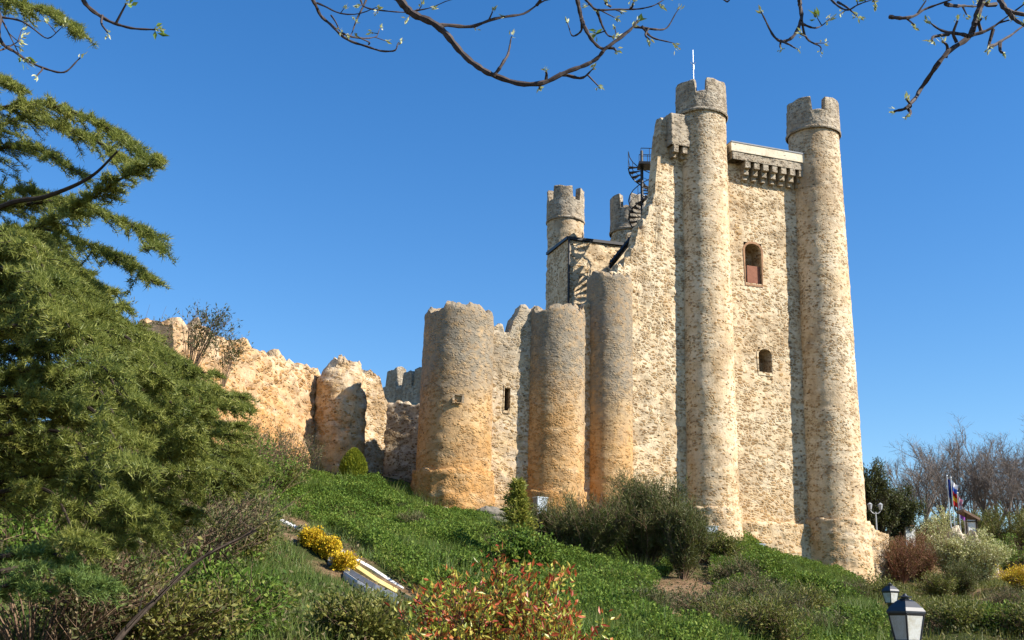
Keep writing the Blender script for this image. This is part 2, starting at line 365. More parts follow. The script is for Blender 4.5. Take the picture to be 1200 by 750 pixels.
# ------------------------------------------------------------------ terrain
ctrl = []
def c_px(px, py, D): p = at(px, py, D); ctrl.append(p)
for a in [(330, 556, 47), (395, 556, 53), (460, 562, 58), (500, 592, 50), (560, 600, 50.5), (640, 606, 52), (740, 612, 53.5), (832, 630, 55),
          (900, 648, 56), (985, 692, 56), (1030, 700, 57),
          (260, 600, 38), (100, 600, 32), (420, 640, 34), (620, 668, 38), (760, 680, 40), (900, 690, 42), (1000, 715, 42),
          (80, 745, 16), (300, 748, 18), (480, 750, 19), (700, 750, 22), (850, 750, 25), (985, 752, 27), (1045, 775, 29), (1150, 755, 30),
          (330, 692, 23.5), (324, 613, 27.5), (405, 662, 26.8), (486, 715, 26), (200, 670, 22), (560, 705, 27), (750, 715, 30),
          (1100, 712, 50), (1110, 665, 66), (1120, 625, 82), (1195, 625, 84), (1050, 640, 78), (1190, 700, 55), (1300, 640, 80), (1300, 740, 32),
          (-100, 700, 18), (-100, 560, 36), (185, 500, 42)]:
    c_px(*a)
for p in [(0, 0, 0), (0, 6, -.1), (-6, 6, .4), (-7, 11, .9), (0, 10, .0), (4, 8, -.9), (5, 13, -1.3), (6.5, 20, -.6), (10, 5, -1.2), (-14, 4, 1.4), (0, -15, -.3), (12, -12, -1.2), (-12, -12, .8),
          (8, 66, 8.5), (0, 66, 9), (-10, 62, 9.2), (16, 70, 8.5), (0, 100, 9), (-30, 90, 9), (30, 110, 10), (-45, 50, 9), (-40, 20, 5), (45, 30, 1), (55, 70, 7), (50, 110, 9), (-50, 120, 8), (0, 130, 8), (-40, -20, 1), (40, -20, -1.5)]:
    ctrl.append(np.array(p, float))
C = np.array(ctrl); NC = len(C)
def _U(r2): return np.where(r2 > 1e-9, .5 * r2 * np.log(np.maximum(r2, 1e-9)), 0)
_K = _U(((C[:, None, :2] - C[None, :, :2]) ** 2).sum(-1)) + np.eye(NC) * 4.0
_P = np.hstack([np.ones((NC, 1)), C[:, :2]])
_A = np.block([[_K, _P], [_P.T, np.zeros((3, 3))]])
_W = np.linalg.solve(_A, np.concatenate([C[:, 2], np.zeros(3)]))
def ground(x, y):
    x = np.asarray(x, float); y = np.asarray(y, float); sh = x.shape; x = x.ravel(); y = y.ravel()
    out = np.empty(len(x))
    for s in range(0, len(x), 60000):
        e = slice(s, s + 60000)
        d2 = (x[e, None] - C[None, :, 0]) ** 2 + (y[e, None] - C[None, :, 1]) ** 2
        out[e] = _U(d2) @ _W[:NC] + _W[NC] + _W[NC + 1] * x[e] + _W[NC + 2] * y[e]
    rr = np.hypot(x, y - 45); t = np.clip((rr - 75) / 60, 0, 1); t = t * t * (3 - 2 * t)
    out = np.clip(out, -3, 12) * (1 - t) + 0 * t
    P = np.stack([x, y, 0 * x], -1); near = np.clip((np.hypot(x, y) - 4) / 10, 0, 1)
    out = out + (fbm(P, .35, 3, 5) * .22 + fbm(P, 1.6, 2, 9) * .05) * near * (1 - t)
    return out.reshape(sh)
def gz(x, y): return float(ground(np.array([x]), np.array([y]))[0])
def ground_at(px, py, lo=8, hi=95):   # where the view line through (px,py) first meets the ground
    d = ray(px, py); D = np.linspace(lo, hi, 700); P = CAM + d[None] * (D / d[1])[:, None]
    below = np.where(P[:, 2] <= ground(P[:, 0], P[:, 1]))[0]
    i = below[0] if len(below) else len(D) - 1
    return P[i]
def axis_coords():
    a = np.concatenate([-np.geomspace(900, 62, 12), np.arange(-60, 60.1, .6), np.geomspace(62, 900, 12)]); return a
gx = axis_coords(); gy = np.concatenate([-np.geomspace(900, 22, 10), np.arange(-20, 120.1, .6), np.geomspace(122, 1000, 12)])
X, Y = np.meshgrid(gx, gy); Z = ground(X, Y)
mb = MB(); nx = len(gx); ny = len(gy)
i = (np.arange(ny - 1)[:, None] * nx + np.arange(nx - 1)[None]).ravel()
mb.addq(np.stack([X, Y, Z], -1), np.stack([i, i + 1, i + nx + 1, i + nx], -1))
kind(mb.build('ground', M_GROUND, smooth=True), 'structure')

# ------------------------------------------------------------------ masonry
def masonry(name, mat, parent, cols, nrm, z0, ztop, thick, closed=False, res=.11, disp=.05, batter=0.0, holes=(), inset=None, rough_top=.12, seed=0, profile=None, label=None):
    cols = np.asarray(cols, float); nrm = np.asarray(nrm, float); N = len(cols)
    z0 = np.broadcast_to(np.asarray(z0, float), (N,)); zt = np.broadcast_to(np.asarray(ztop, float), (N,)).copy()
    nv = max(4, int((zt.max() - z0.min()) / res)); mt = max(2, int(thick / .18))
    v = np.linspace(0, 1, nv + 1)
    Zf = z0[:, None] + (zt - z0)[:, None] * v[None]                       # N x nv+1
    out = batter * (zt.max() - Zf)
    if profile is not None: out = out + profile(Zf)
    Pf = np.concatenate([cols[:, None, :] + nrm[:, None, :] * out[..., None], Zf[..., None]], -1)
    N3 = np.concatenate([nrm, np.zeros((N, 1))], 1)[:, None]
    d = fbm(Pf * np.array([1, 1, 1.6]), 2.2, 3, seed) * disp + fbm(Pf, .45, 2, seed + 3) * disp * .45
    pit = np.clip(vnoise(Pf * np.array([1, 1, 1.5]), 3.3, seed + 8) - .45, 0, 1) * disp * 3.2
    d = d - pit
    Zc = .5 * (Zf[:, 1:] + Zf[:, :-1]); skip = np.zeros((N, nv), bool)
    sl = np.concatenate([[0], np.cumsum(np.linalg.norm(np.diff(cols, axis=0), axis=1))])
    for (hs, hz, hw, hh) in holes:                                        # rectangle along the wall: centre s, bottom z, width, height
        fade = (np.abs(sl[:, None] - hs) < hw / 2 + .35) & (Zf > hz - .35) & (Zf < hz + hh + .35)
        d = np.where(fade, np.minimum(d, 0) * .25, d)
        sc = sl + .5 * np.concatenate([np.diff(sl), [0]])
        skip |= (np.abs(sc[:, None] - hs) < hw / 2) & (Zc > hz) & (Zc < hz + hh)
    Pf = Pf + N3 * d[..., None]
    Pb = np.concatenate([(cols - nrm * thick)[:, None, :] + 0 * Zf[..., None], Zf[..., None]], -1)
    Tt = np.linspace(0, 1, mt + 2)[1:-1]
    Ptop = Pf[:, -1:, :] * (1 - Tt)[None, :, None] + Pb[:, -1:, :] * Tt[None, :, None]
    Ptop[..., 2] += fbm(Ptop, 1.8, 3, seed + 5) * rough_top + rough_top * .4
    rows = np.concatenate([Pf, Ptop, Pb[:, ::-1]], 1)                    # N x L
    Ln = rows.shape[1]
    mb = MB(); mb.v.append(rows.reshape(-1, 3)); mb.n = N * Ln
    a = np.arange(N if closed else N - 1); b = (a + 1) % N
    j = np.arange(Ln - 1)
    Q = np.stack([a[:, None] * Ln + j, b[:, None] * Ln + j, b[:, None] * Ln + j + 1, a[:, None] * Ln + j + 1], -1)
    keep = np.ones((len(a), Ln - 1), bool); keep[:, :nv] &= ~skip[a]
    mb.q.append(Q[keep])
    if not closed:
        for c, flip in ((0, False), (N - 1, True)):
            o = c * Ln
            for k in range(nv):
                f = [o + k, o + k + 1, o + Ln - 2 - k, o + Ln - 1 - k]
                mb.f.append(f[::-1] if flip else f)
            f = [o + nv + q for q in range(mt + 2)]
            mb.f.append(f[::-1] if flip else f)
    o = mb.build(name, mat, parent, smooth=True)
    fl_ = np.concatenate([np.broadcast_to((j < nv - 0)[None], (len(a), Ln - 1))[keep], np.zeros(len(mb.f), bool)])
    if len(fl_) == len(o.data.polygons): o.data.polygons.foreach_set('use_smooth', fl_)
    if label: o['label'] = label
    return o
def ring(c, r, step=.11):
    n = max(24, int(2 * math.pi * r / step)); th = np.arange(n) * 2 * math.pi / n
    nr = np.stack([np.cos(th), np.sin(th)], -1); return np.asarray(c)[None] + nr * r, nr, th
def line(A, B, step=.11):
    A = np.asarray(A[:2], float); B = np.asarray(B[:2], float); L = np.linalg.norm(B - A); n = max(3, int(L / step) + 1)
    t = np.linspace(0, 1, n); d = (B - A) / L; nr = np.array([d[1], -d[0]])   # the outer face is on the right going from A to B
    return A[None] + t[:, None] * (B - A), np.repeat(nr[None], n, 0), t * L
def wallhit(px, py, A, B):       # (distance along A-B, height) where the view line meets the vertical plane over A-B
    A = np.asarray(A[:2], float); B = np.asarray(B[:2], float); d = ray(px, py); u = (B - A) / np.linalg.norm(B - A); n = np.array([u[1], -u[0]])
    t = ((A - CAM[:2]) @ n) / (d[:2] @ n); P = CAM + d * t
    return float((P[:2] - A) @ u), float(P[2])
def profile_from(pts, A, B, s, rag=.15, seed=0, step=0.0):
    h = [wallhit(px, py, A, B) for px, py in pts]; h.sort()
    z = np.interp(s, [a for a, _ in h], [b for _, b in h])
    q = np.floor((s + .12 * vnoise(np.stack([s, s, s], -1), 1.7, seed)) / .42); P = np.stack([q, 0 * q, 0 * q + seed], -1)
    zq = z if step <= 0 else z * (1 - .75) + .75 * (np.floor(z / step) * step)
    return zq + vnoise(P, 1.0, seed) * rag + vnoise(np.stack([s, 0 * s, 0 * s], -1), 4.0, seed + 1) * rag * .5
def topf(px, py, c, r):      # the same for the rim on the near side of a tower
    return topz(px, py, (c[0], c[1] - r * .95))
def topz(px, py, c):             # height of the view line where it is as far as the point c
    d = ray(px, py); return CAM[2] + d[2] * (c[1] / d[1])

def arch_opening(wall, A, B, px0, px1, py0, py1, depth, ringmat, arch=True, shutter=False, name='window', ring_w=.09):
    s0, zb = wallhit(px0, py1, A, B); s1, zt = wallhit(px1, py0, A, B)
    A2 = np.asarray(A[:2], float); u = (np.asarray(B[:2], float) - A2); u /= np.linalg.norm(u); n = np.array([u[1], -u[0]])
    wd = s1 - s0; hgt = zt - zb; pts = [(s0, zb), (s1, zb)]
    if arch:
        rr = wd / 2
        for k in range(0, 9):
            a = math.pi * k / 8; pts.append((s0 + rr + rr * math.cos(a), zt - rr * .8 + rr * .8 * math.sin(a)))
    else: pts += [(s1, zt), (s0, zt)]
    pts = np.array(pts); cen = pts.mean(0)
    def P3(p, out): return np.array([*(A2 + u * p[0] + n * out), p[1]])
    k = len(pts)
    outer = pts + (pts - cen) / np.linalg.norm(pts - cen, axis=1)[:, None] * ring_w * 1.3
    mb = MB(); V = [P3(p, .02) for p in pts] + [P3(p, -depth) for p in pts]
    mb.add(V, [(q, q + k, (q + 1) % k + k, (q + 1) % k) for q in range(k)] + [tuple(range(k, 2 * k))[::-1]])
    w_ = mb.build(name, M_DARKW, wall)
    mb = MB(); V = [P3(p, .022) for p in pts] + [P3(p, .03) for p in outer] + [P3(p, -.25) for p in outer]
    mb.add(V, [(q, (q + 1) % k, (q + 1) % k + k, q + k) for q in range(k)] + [(q + k, (q + 1) % k + k, (q + 1) % k + 2 * k, q + 2 * k) for q in range(k)])
    mb.build('frame', ringmat, w_)
    if shutter:
        mb = MB(); c = P3((s0 + wd * .58, zb + hgt * .24), -.16)
        mb.box(c, wd * .78, .05, hgt * .46, (*u, 0), (*n, 0)); mb.build('shutter', M_BOARD, w_)
    return (s0 + s1) / 2, zb, wd, hgt

# positions of the towers along the front, left to right
def tower_base(px, py, D): return at(px, py, D)
T1 = tower_base(531, 560, 51.0); T2 = tower_base(649, 560, 52.4); T3 = tower_base(714, 540, 54.0); T4 = tower_base(832, 560, 56.0); T5 = tower_base(975, 560, 58.2)
u45 = (T5 - T4)[:2]; u45 /= np.linalg.norm(u45); n45 = np.array([u45[1], -u45[0]])

def battlement(parent, c, r, zbot, ztop, gaps, gapw, gaph, mat=M_CROWN, thick=.42, slits=()):
    cols, nr, th = ring(c, r, .07)
    z = np.full(len(th), ztop)
    for g in gaps:
        dd = np.abs((th - g + math.pi) % (2 * math.pi) - math.pi); z = np.where(dd < gapw / 2, ztop - gaph, z)
    z = z + vnoise(np.stack([th * 3, 0 * th, 0 * th], -1), 1, int(r * 100)) * .08
    o = masonry('battlement', mat, parent, cols, nr, zbot, z, thick, True, .09, .03, rough_top=.05, seed=int(c[0] * 7) % 50)
    # projecting string course below the parapet
    cols, nr, th = ring(c, r + .03, .1)
    masonry('string_course', mat, o, cols, nr, zbot - .16, zbot + .02, .2, True, .05, .02, rough_top=.01, profile=lambda Z: .04 * np.sin((Z - zbot + .16) / .18 * math.pi))
    return o

# ------------------------------------------------------------------ the keep
keep = thing('castle_keep', 'tall ochre stone keep with slender round turrets, battlements and a broken left wall', 'castle', (T4[0], T4[1], gz(T4[0], T4[1])))
zmid = topf(829, 92, T4, 1.4); zr = topf(958, 113, T5, 1.45)
def turret(c, px_top_w, px_base_w, ztop, crown_h, label, gaps, gapw, gaph, plinth=None):
    rt = px_top_w / 2 * mpp((c[0], c[1], ztop - 2)); rb = px_base_w / 2 * mpp((c[0], c[1], 9)); zb = gz(c[0], c[1]) - 2.5
    zc = ztop - crown_h
    cols, nr, th = ring(c[:2], rt)
    o = masonry('turret', M_KEEP, keep, cols, nr, zb, zc + .2, .7, True, .11, .017, batter=(rb - rt) / (zc - 9), seed=int(c[0] * 3) % 40, label=label)
    battlement(o, c[:2], rt + .08, zc, ztop, gaps, gapw, gaph)
    if plinth:
        zp, rp = plinth
        cols, nr, th = ring(c[:2], rp); zz = np.full(len(th), zp) + vnoise(np.stack([th * 4, 0 * th, 0 * th], -1), 1, 3) * .05
        masonry('plinth', M_KEEP, o, cols, nr, zb, zz, rp - rb + .25, True, .11, .05, batter=.03, seed=9)
    return o, rt, rb
aim = lambda c, off: math.atan2(-c[1], -c[0]) + off     # angle pointing back at the viewer
t4, r4t, r4b = turret(T4, 56, 66, zmid, 1.75, 'middle turret with thin lightning rod on top', [aim(T4, .02), aim(T4, 1.65), aim(T4, 3.2), aim(T4, -1.65)], .46, .78,
                     (topz(836, 598, T4) , 35.5 * mpp(T4)))
t5, r5t, r5b = turret(T5, 57.5, 72, zr, 1.8, 'far right turret standing on a thick round base', [aim(T5, .25), aim(T5, 1.75), aim(T5, 3.3), aim(T5, -1.5)], .50, .85,
                     (topz(985, 612, T5), 39.5 * mpp(T5)))
# front wall between the two big turrets
Aw, Bw = T4[:2] + n45 * .1, T5[:2] + n45 * .1
cols, nr, s = line(Aw, Bw)
zw = topz(900, 196, (T4 + T5) / 2) - .1
zbase = gz(*((T4 + T5) / 2)[:2]) - 2.5
h1 = arch_opening(keep, Aw, Bw, 874, 891.5, 287, 332, 1.0, M_BRICK, True, True)
h2 = arch_opening(keep, Aw, Bw, 889.5, 904, 410, 437, 1.0, M_WALLK, True, False)
fw = masonry('front_wall', M_WALLK, keep, cols, nr, zbase, np.full(len(s), zw), 1.3, False, .11, .028, holes=[(a, b + .05, c_ + .02, d) for a, b, c_, d in (h1, h2)], seed=21)
# low battered footing of the front wall
cols, nr, s = line(Aw + n45 * .28, Bw + n45 * .28)
masonry('wall_footing', M_WALLK, keep, cols, nr, zbase, topz(900, 613, (T4 + T5) / 2) + 0 * s, .45, False, .11, .045, batter=.03, seed=33)
# machicolated cornice: stone ledge on corbels with a pale coping
mbs = MB(); L = np.linalg.norm(Bw - Aw)
s_a, z_cap = wallhit(862, 168, Aw, Bw); s_b, _ = wallhit(938, 180, Aw, Bw); zc1 = topz(900, 177, (T4 + T5) / 2) - .28
U3 = np.array([*u45, 0]); N3 = np.array([*n45, 0])
def Pw(sv, out, z): return np.array([*(Aw + u45 * sv + n45 * out), z])
ln = s_b - s_a + .5; sm = (s_a + s_b) / 2
par = MB(); par.box(Pw(sm - .2, .22, zc1 - .12), ln + .4, .9, .52, U3, N3); cor = par.build('cornice', M_CORNICE, keep)
par = MB(); par.box(Pw(sm - .2, .2, zc1 + .16), ln + .4, 1.0, .07, U3, N3); par.build('coping', M_GREY, cor)
cols, nr, s = line(Aw + u45 * (s_a - .6) + n45 * .62, Aw + u45 * (s_b + .25) + n45 * .62)
masonry('parapet_ledge', M_CROWN, keep, cols, nr, zc1 - .83, zc1 - .385 + 0 * s, .8, False, .08, .025, rough_top=.005, seed=4)
for k in range(7):
    sc_ = s_a + .1 + (s_b - s_a - .2) * (k + .5) / 7
    cb = MB(); cb.box(Pw(sc_, .26, zc1 - 1.02), .31, .66, .38, U3, N3); cb.box(Pw(sc_, .16, zc1 - 1.37), .29, .44, .32, U3, N3); cb.box(Pw(sc_, .08, zc1 - 1.65), .26, .26, .24, U3, N3)
    cb.build('corbel', M_CROWN, keep)
# broken wall left of the middle turret, falling in steps
A3, B3 = T3[:2] + n45 * .2, T4[:2] + n45 * .1
cols, nr, s = line(A3, B3, .07)
rag = [(690, 322), (722, 322), (733, 303), (738, 296), (743, 287), (748, 268), (757, 250), (763, 240), (767, 226), (769, 205), (771, 172), (773, 158), (776, 146), (782, 143), (840, 143)]
ztw = profile_from(rag, A3, B3, s, .30, 5, .62)
masonry('broken_wall', M_WALLK, keep, cols, nr, gz(*A3) - 2.5, ztw, .8, False, .11, .035, seed=44, rough_top=.2)
# machicolation stump clinging to the turret
sa, _ = wallhit(781, 160, A3, B3); sb, _ = wallhit(801, 160, A3, B3)
u34 = (B3 - A3) / np.linalg.norm(B3 - A3); n34 = np.array([u34[1], -u34[0]])
zt_, zb_ = topz(790, 140, T4) - .3, topz(790, 176, T4) - .28
st = masonry('machicolation_stump', M_CROWN, keep, *line(A3 + u34 * sa + n34 * .55, A3 + u34 * (sb + .2) + n34 * .55, .09)[:2], zb_, zt_, 1.5, False, .1, .05, seed=12)
for k in range(2):
    cb = MB(); q = A3 + u34 * (sa + .3 + k * .55) + n34 * .2
    cb.box((*q, zb_ - .2), .28, .62, .4, (*u34, 0), (*n34, 0)); cb.box((*(q - n34 * .12), zb_ - .5), .24, .36, .24, (*u34, 0), (*n34, 0)); cb.build('corbel', M_CROWN, st)
# block of masonry behind, topped with a dark coping
K0, K1 = at(665, 320, 61.0)[:2], at(748, 320, 62.6)[:2]
cols, nr, s = line(K0, K1)
zk = profile_from([(664, 281), (742, 290), (760, 292)], K0, K1, s, .03, 3)
masonry('inner_wall', M_WALLK, keep, cols, nr, gz(*K0) - 1, zk, 3.0, False, .11, .06, seed=61, rough_top=.04)
nk = nr[0]; cp = MB()
Va = []
for q, z in ((0, zk[0]), (len(s) - 1, zk[-1])):
    for o_, dz in ((.12, .03), (.12, .2), (-3.05, .2), (-3.05, .03)): Va.append((*(cols[q] + nk * o_ + (-.12 if q == 0 else .1) * np.array([-nk[1], nk[0]])), z + dz))
cp.add(Va, [(0, 1, 2, 3), (7, 6, 5, 4), (0, 4, 5, 1), (1, 5, 6, 2), (2, 6, 7, 3), (3, 7, 4, 0)]); cp.build('coping', M_IRON, keep)
pp = MB(); pp.tube([(*(K0 + nk * .14 + np.array([.02, 0])), zk[0] + .1), (*(K0 + nk * .14 + np.array([.02, 0])), zk[0] - 6)], .07, 6); pp.build('downpipe', M_IRON, keep)
# rear turrets
TB1 = at(662, 300, 71.0); TB2 = at(738, 280, 69.0)
def rear(c, w, ztop, ch, gaps, label):
    r = w / 2 * mpp((c[0], c[1], ztop)); cols, nr, th = ring(c[:2], r, .16)
    o = masonry('turret', M_GREYW if 0 else M_KEEP, keep, cols, nr, gz(c[0], c[1]) - 1, ztop - ch + .2, .5, True, .16, .06, seed=int(c[0] * 9) % 30, label=label)
    battlement(o, c[:2], r + .05, ztop - ch, ztop, gaps, .5, .95)
rear(TB1, 42, topf(662, 217, TB1, 1.3), 2.2, [aim(TB1, .62), aim(TB1, 2.2), aim(TB1, 3.8), aim(TB1, -.95)], 'rear turret seen left of the broken wall')
rear(TB2, 44, topf(735, 227, TB2, 1.3), 2.3, [aim(TB2, -.22), aim(TB2, 1.4), aim(TB2, 2.9), aim(TB2, 4.5)], 'rear turret half hidden behind the iron stairs')
# right flank and rear wall (mostly out of sight)
rb = T5[:2] - n45 * 10.5
cols, nr, s = line(T5[:2], rb, .3); masonry('side_wall', M_WALLK, keep, cols, nr, zbase, np.full(len(s), zw - 1), 1.2, False, .3, .06, seed=70)
cols, nr, s = line(rb, TB2[:2] + np.array([1.2, 0]), .3); masonry('rear_wall', M_WALLK, keep, cols, nr, zbase, np.full(len(s), zw - 9), 1.2, False, .3, .06, seed=71)
# lightning rod
rod = thing('lightning_rod', 'thin pale lightning rod standing on top of the middle turret', 'lightning rod', (T4[0] - .35, T4[1] + .2, zmid - 1.3))
rb_ = np.array(rod.location); q = MB(); zt_ = topz(811, 58, T4) + .1
q.tube([rb_, (rb_[0], rb_[1], zt_)], [.035, .012], 6); q.build('rod', M_STEEL, rod)
q = MB(); zz = topz(811, 74, T4)
for a in range(4):
    q.tube([(rb_[0], rb_[1], zz), (rb_[0] + .16 * math.cos(a * 1.57), rb_[1] + .16 * math.sin(a * 1.57), zz + .16)], .012, 4)
q.tube([(rb_[0], rb_[1], zz - .3), (rb_[0], rb_[1], zz)], .045, 6); q.build('receptor', M_STEEL, rod)
fl = MB(); cols, nr, th = ring(T4[:2], r4t - .2, .3); fl.add([(*c_, zmid - 1.3) for c_ in cols], [tuple(range(len(cols)))]); fl.build('roof_floor', M_CROWN, t4)

# spiral stairs
SP = at(752.5, 240, 59.6); z_plat = topz(755, 196, SP); z_low = topz(745, 300, SP) - .5
spi = thing('spiral_staircase', 'black iron spiral staircase beside the broken wall of the keep', 'staircase', (SP[0], SP[1], z_low))
q = MB(); q.tube([(SP[0], SP[1], z_low), (SP[0], SP[1], topz(755, 177, SP))], .09, 8); q.build('centre_pole', M_IRON, spi)
nst = int((z_plat - z_low) / .2); rad = .78; hr = []
ang0 = math.pi * .1
for k in range(nst):
    a = ang0 + math.pi - (nst - k) * R(24); z = z_low + (k + 1) * (z_plat - z_low) / nst
    q = MB(); V = []
    for rr, aw in ((.08, .2), (rad, .24)):
        for sg in (-1, 1):
            for dz in (-.035, .0): V.append((SP[0] + rr * math.cos(a + sg * aw), SP[1] + rr * math.sin(a + sg * aw), z + dz))
    q.add(V, [(0, 1, 3, 2), (4, 6, 7, 5), (0, 4, 5, 1), (2, 3, 7, 6), (1, 5, 7, 3), (0, 2, 6, 4)]); q.build('tread', M_IRON, spi)
    hr.append((SP[0] + rad * math.cos(a), SP[1] + rad * math.sin(a), z))
q = MB(); hr = np.array(hr); q.tube(hr + np.array([0, 0, 1.0]), .028, 5); q.tube(hr + np.array([0, 0, .5]), .016, 4); q.tube(hr + np.array([0, 0, -.06]), .04, 5)
for h in hr[::2]: q.tube([h, h + np.array([0, 0, 1.0])], .018, 4)
q.build('railing', M_IRON, spi)
q = MB(); pe = at(767, 196, 59.2); q.box(((SP[0] + pe[0]) / 2, (SP[1] + pe[1]) / 2, z_plat), abs(pe[0] - SP[0]) + .5, 1.0, .14); q.build('landing', M_IRON, spi)
for yy in (-.45, .45):
    q = MB()
    q.tube([(SP[0] - .1, SP[1] + yy, z_plat + 1), (pe[0] + .2, SP[1] + yy, z_plat + 1)], .025, 5); q.tube([(SP[0] - .1, SP[1] + yy, z_plat + .5), (pe[0] + .2, SP[1] + yy, z_plat + .5)], .016, 5)
    for xx in np.linspace(SP[0] - .1, pe[0] + .2, 3): q.tube([(xx, SP[1] + yy, z_plat), (xx, SP[1] + yy, z_plat + 1)], .018, 4)
    q.build('landing_railing', M_IRON, spi)
# straight flight leaning on the broken edge
Da = 58.9; f0, f1, f2 = at(716, 308, Da), at(757, 257, Da), at(769, 231, Da)
flt = thing('iron_stair_flight', 'dark iron stair flight climbing the broken edge of the keep wall', 'stairs', f0)
q = MB()
for yy in (0, .8): q.tube([f0 + [0, yy, 0], f1 + [0, yy, 0], f2 + [0, yy, 0]], .11, 4)
q.build('stringer', M_IRON, flt)
q = MB()
for t in np.linspace(0.03, .97, 14):
    p = f0 + (f1 - f0) * (t / .72) if t < .72 else f1 + (f2 - f1) * ((t - .72) / .28); q.box(p + np.array([0, .4, .08]), .26, .8, .04)
q.build('treads', M_IRON, flt)

# ------------------------------------------------------------------ curtain wall with three towers
cur = thing('curtain_wall', 'lower curtain wall with three broad round towers, grey tops and orange lower faces', 'castle wall', (T2[0], T2[1], gz(T2[0], T2[1])))
def broad(c, wt, wb, topp, label, plinth=None, seed=0, ragtop=.2):
    zt = topf(*topp, c, wt / 2 * mpp(c)); rt = wt / 2 * mpp((c[0], c[1], zt)); rbm = wb / 2 * mpp((c[0], c[1], 9)); zb = gz(c[0], c[1]) - 2.5
    cols, nr, th = ring(c[:2], rt)
    P = np.stack([np.cos(th) * 2, np.sin(th) * 2, 0 * th], -1)
    q_ = np.floor(th * rt / .42); zz = zt + fbm(P, 1.2, 3, seed) * ragtop - .1 + vnoise(np.stack([q_, 0 * q_, 0 * q_ + seed], -1), 1.0, seed) * .16
    o = masonry('round_tower', M_TOWER, cur, cols, nr, zb, zz, .9, True, .11, .022, batter=(rbm - rt) / (zt - 9), seed=seed, rough_top=.2, label=label,
                profile=lambda Z: -.05 * np.clip((Z - zt + .3) / .3, 0, 1) ** 2)
    fl = MB(); c2, _, _ = ring(c[:2], rt - .3, .4); fl.add([(*p, zt - 1.0) for p in c2], [tuple(range(len(c2)))]); fl.build('tower_floor', M_DARKW, o)
    if plinth:
        (ppx, ppy), pw = plinth; zp = topz(ppx, ppy, c); rp = pw / 2 * mpp(c); cols, nr, th = ring(c[:2], rp)
        masonry('plinth', M_TOWER, o, cols, nr, zb, zp + vnoise(np.stack([th * 4, 0 * th, 0 * th], -1), 1, seed) * .1, rp - rbm + .3, True, .11, .07, batter=.05, seed=seed + 2)
    return o, rt
o1, r1 = broad(T1, 81, 88, (538, 357), 'leftmost tower, widest, with one small square hole', ((525, 556), 95), 3)
o2, r2 = broad(T2, 68, 71, (653, 359), 'middle tower on a low stone plinth', ((645, 578), 78), 8, .1)
o3, r3 = broad(T3, 53, 56, (715, 319), 'slim tower touching the broken keep wall', None, 13, .15)
# small square hole on tower 1 as a stone-lined niche
hd = at(535, 475, T1[1]); dirv = np.array([hd[0], -1.0 * 51]); 
a_ = math.atan2(-T1[1], -T1[0]) + .05
rr1 = 43 * mpp(T1); nh = np.array([math.cos(a_), math.sin(a_)]); ch = T1[:2] + nh * (rr1 + .0); zh = topz(535, 476, T1)
q = MB(); th_ = np.array([-nh[1], nh[0]])
def hp(a, o, z): return (*(ch + th_ * a + nh * o), zh + z)
fr = [(-.26, -.22), (.26, -.22), (.26, .2), (-.26, .2)]; inn = [(-.17, -.15), (.15, -.18), (.17, .14), (-.16, .15)]
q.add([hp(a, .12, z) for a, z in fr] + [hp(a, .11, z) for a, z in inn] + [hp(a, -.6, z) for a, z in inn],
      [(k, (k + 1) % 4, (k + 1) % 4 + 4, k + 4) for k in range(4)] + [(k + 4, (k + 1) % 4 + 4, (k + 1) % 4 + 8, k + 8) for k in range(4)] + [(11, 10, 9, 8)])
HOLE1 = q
def wallseg(A, B, offs, tops, name, seed, holes=(), thick=1.2, mat=M_CURT, rag=.2, par=cur):
    u = (B - A) / np.linalg.norm(B - A); n = np.array([u[1], -u[0]]); A2 = A + n * offs; B2 = B + n * offs
    cols, nr, s = line(A2, B2, .09); zz = profile_from(tops, A2, B2, s, rag, seed)
    return masonry(name, mat, par, cols, nr, min(gz(*A), gz(*B)) - 2.5, zz, thick, False, .11, .05, holes=holes, seed=seed, rough_top=.2)
u12 = (T2 - T1)[:2]; u12 /= np.linalg.norm(u12); n12 = np.array([u12[1], -u12[0]])
hs = arch_opening(cur, T1[:2] + n12 * .3, T2[:2] + n12 * .3, 590.5, 598, 455, 481, .9, M_CURT, False, False, 'arrow_slit', .1)
wallseg(T1[:2], T2[:2], .3, [(560, 380), (578, 388), (590, 384), (598, 386), (602, 370), (610, 362), (622, 362), (660, 362)], 'wall_section', 31, [hs])
wallseg(T2[:2], T3[:2], .0, [(650, 362), (672, 360), (690, 356), (720, 356)], 'wall_section', 32, mat=M_RUBBLE)
# re-entrant wall left of tower 1, in its shadow, with a sloped bright top
rec = thing('recessed_wall', 'plain set-back wall left of the widest tower, lying in its shadow', 'castle wall', (*at(460, 540, 60)[:2], 8))
R0, R1 = at(418, 500, 58.0)[:2], at(520, 500, 56.5)[:2]
cols, nr, s = line(R0, R1, .12); zz = profile_from([(420, 471), (450, 471), (470, 472), (530, 474)], R0, R1, s, .08, 6)
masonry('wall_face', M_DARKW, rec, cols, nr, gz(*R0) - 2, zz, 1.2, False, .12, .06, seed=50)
q = MB(); nR = nr[0]; V = []
zz2 = zz - .15
for p, z in ((R0, zz2[0]), (R1, zz2[-1])): V += [(*(p - nR * .7), z), (*(p - nR * 5), z + 1.15), (*(p - nR * 5), z - 2), (*(p - nR * .7), z - 2)]
q.add(V, [(0, 1, 5, 4), (1, 2, 6, 5), (3, 0, 4, 7), (3, 2, 1, 0), (4, 5, 6, 7)]); q.build('earth_terrace', mat_plain('ochre_earth', (.46, .31, .16), .95, 0, .2, 3, .05), rec)
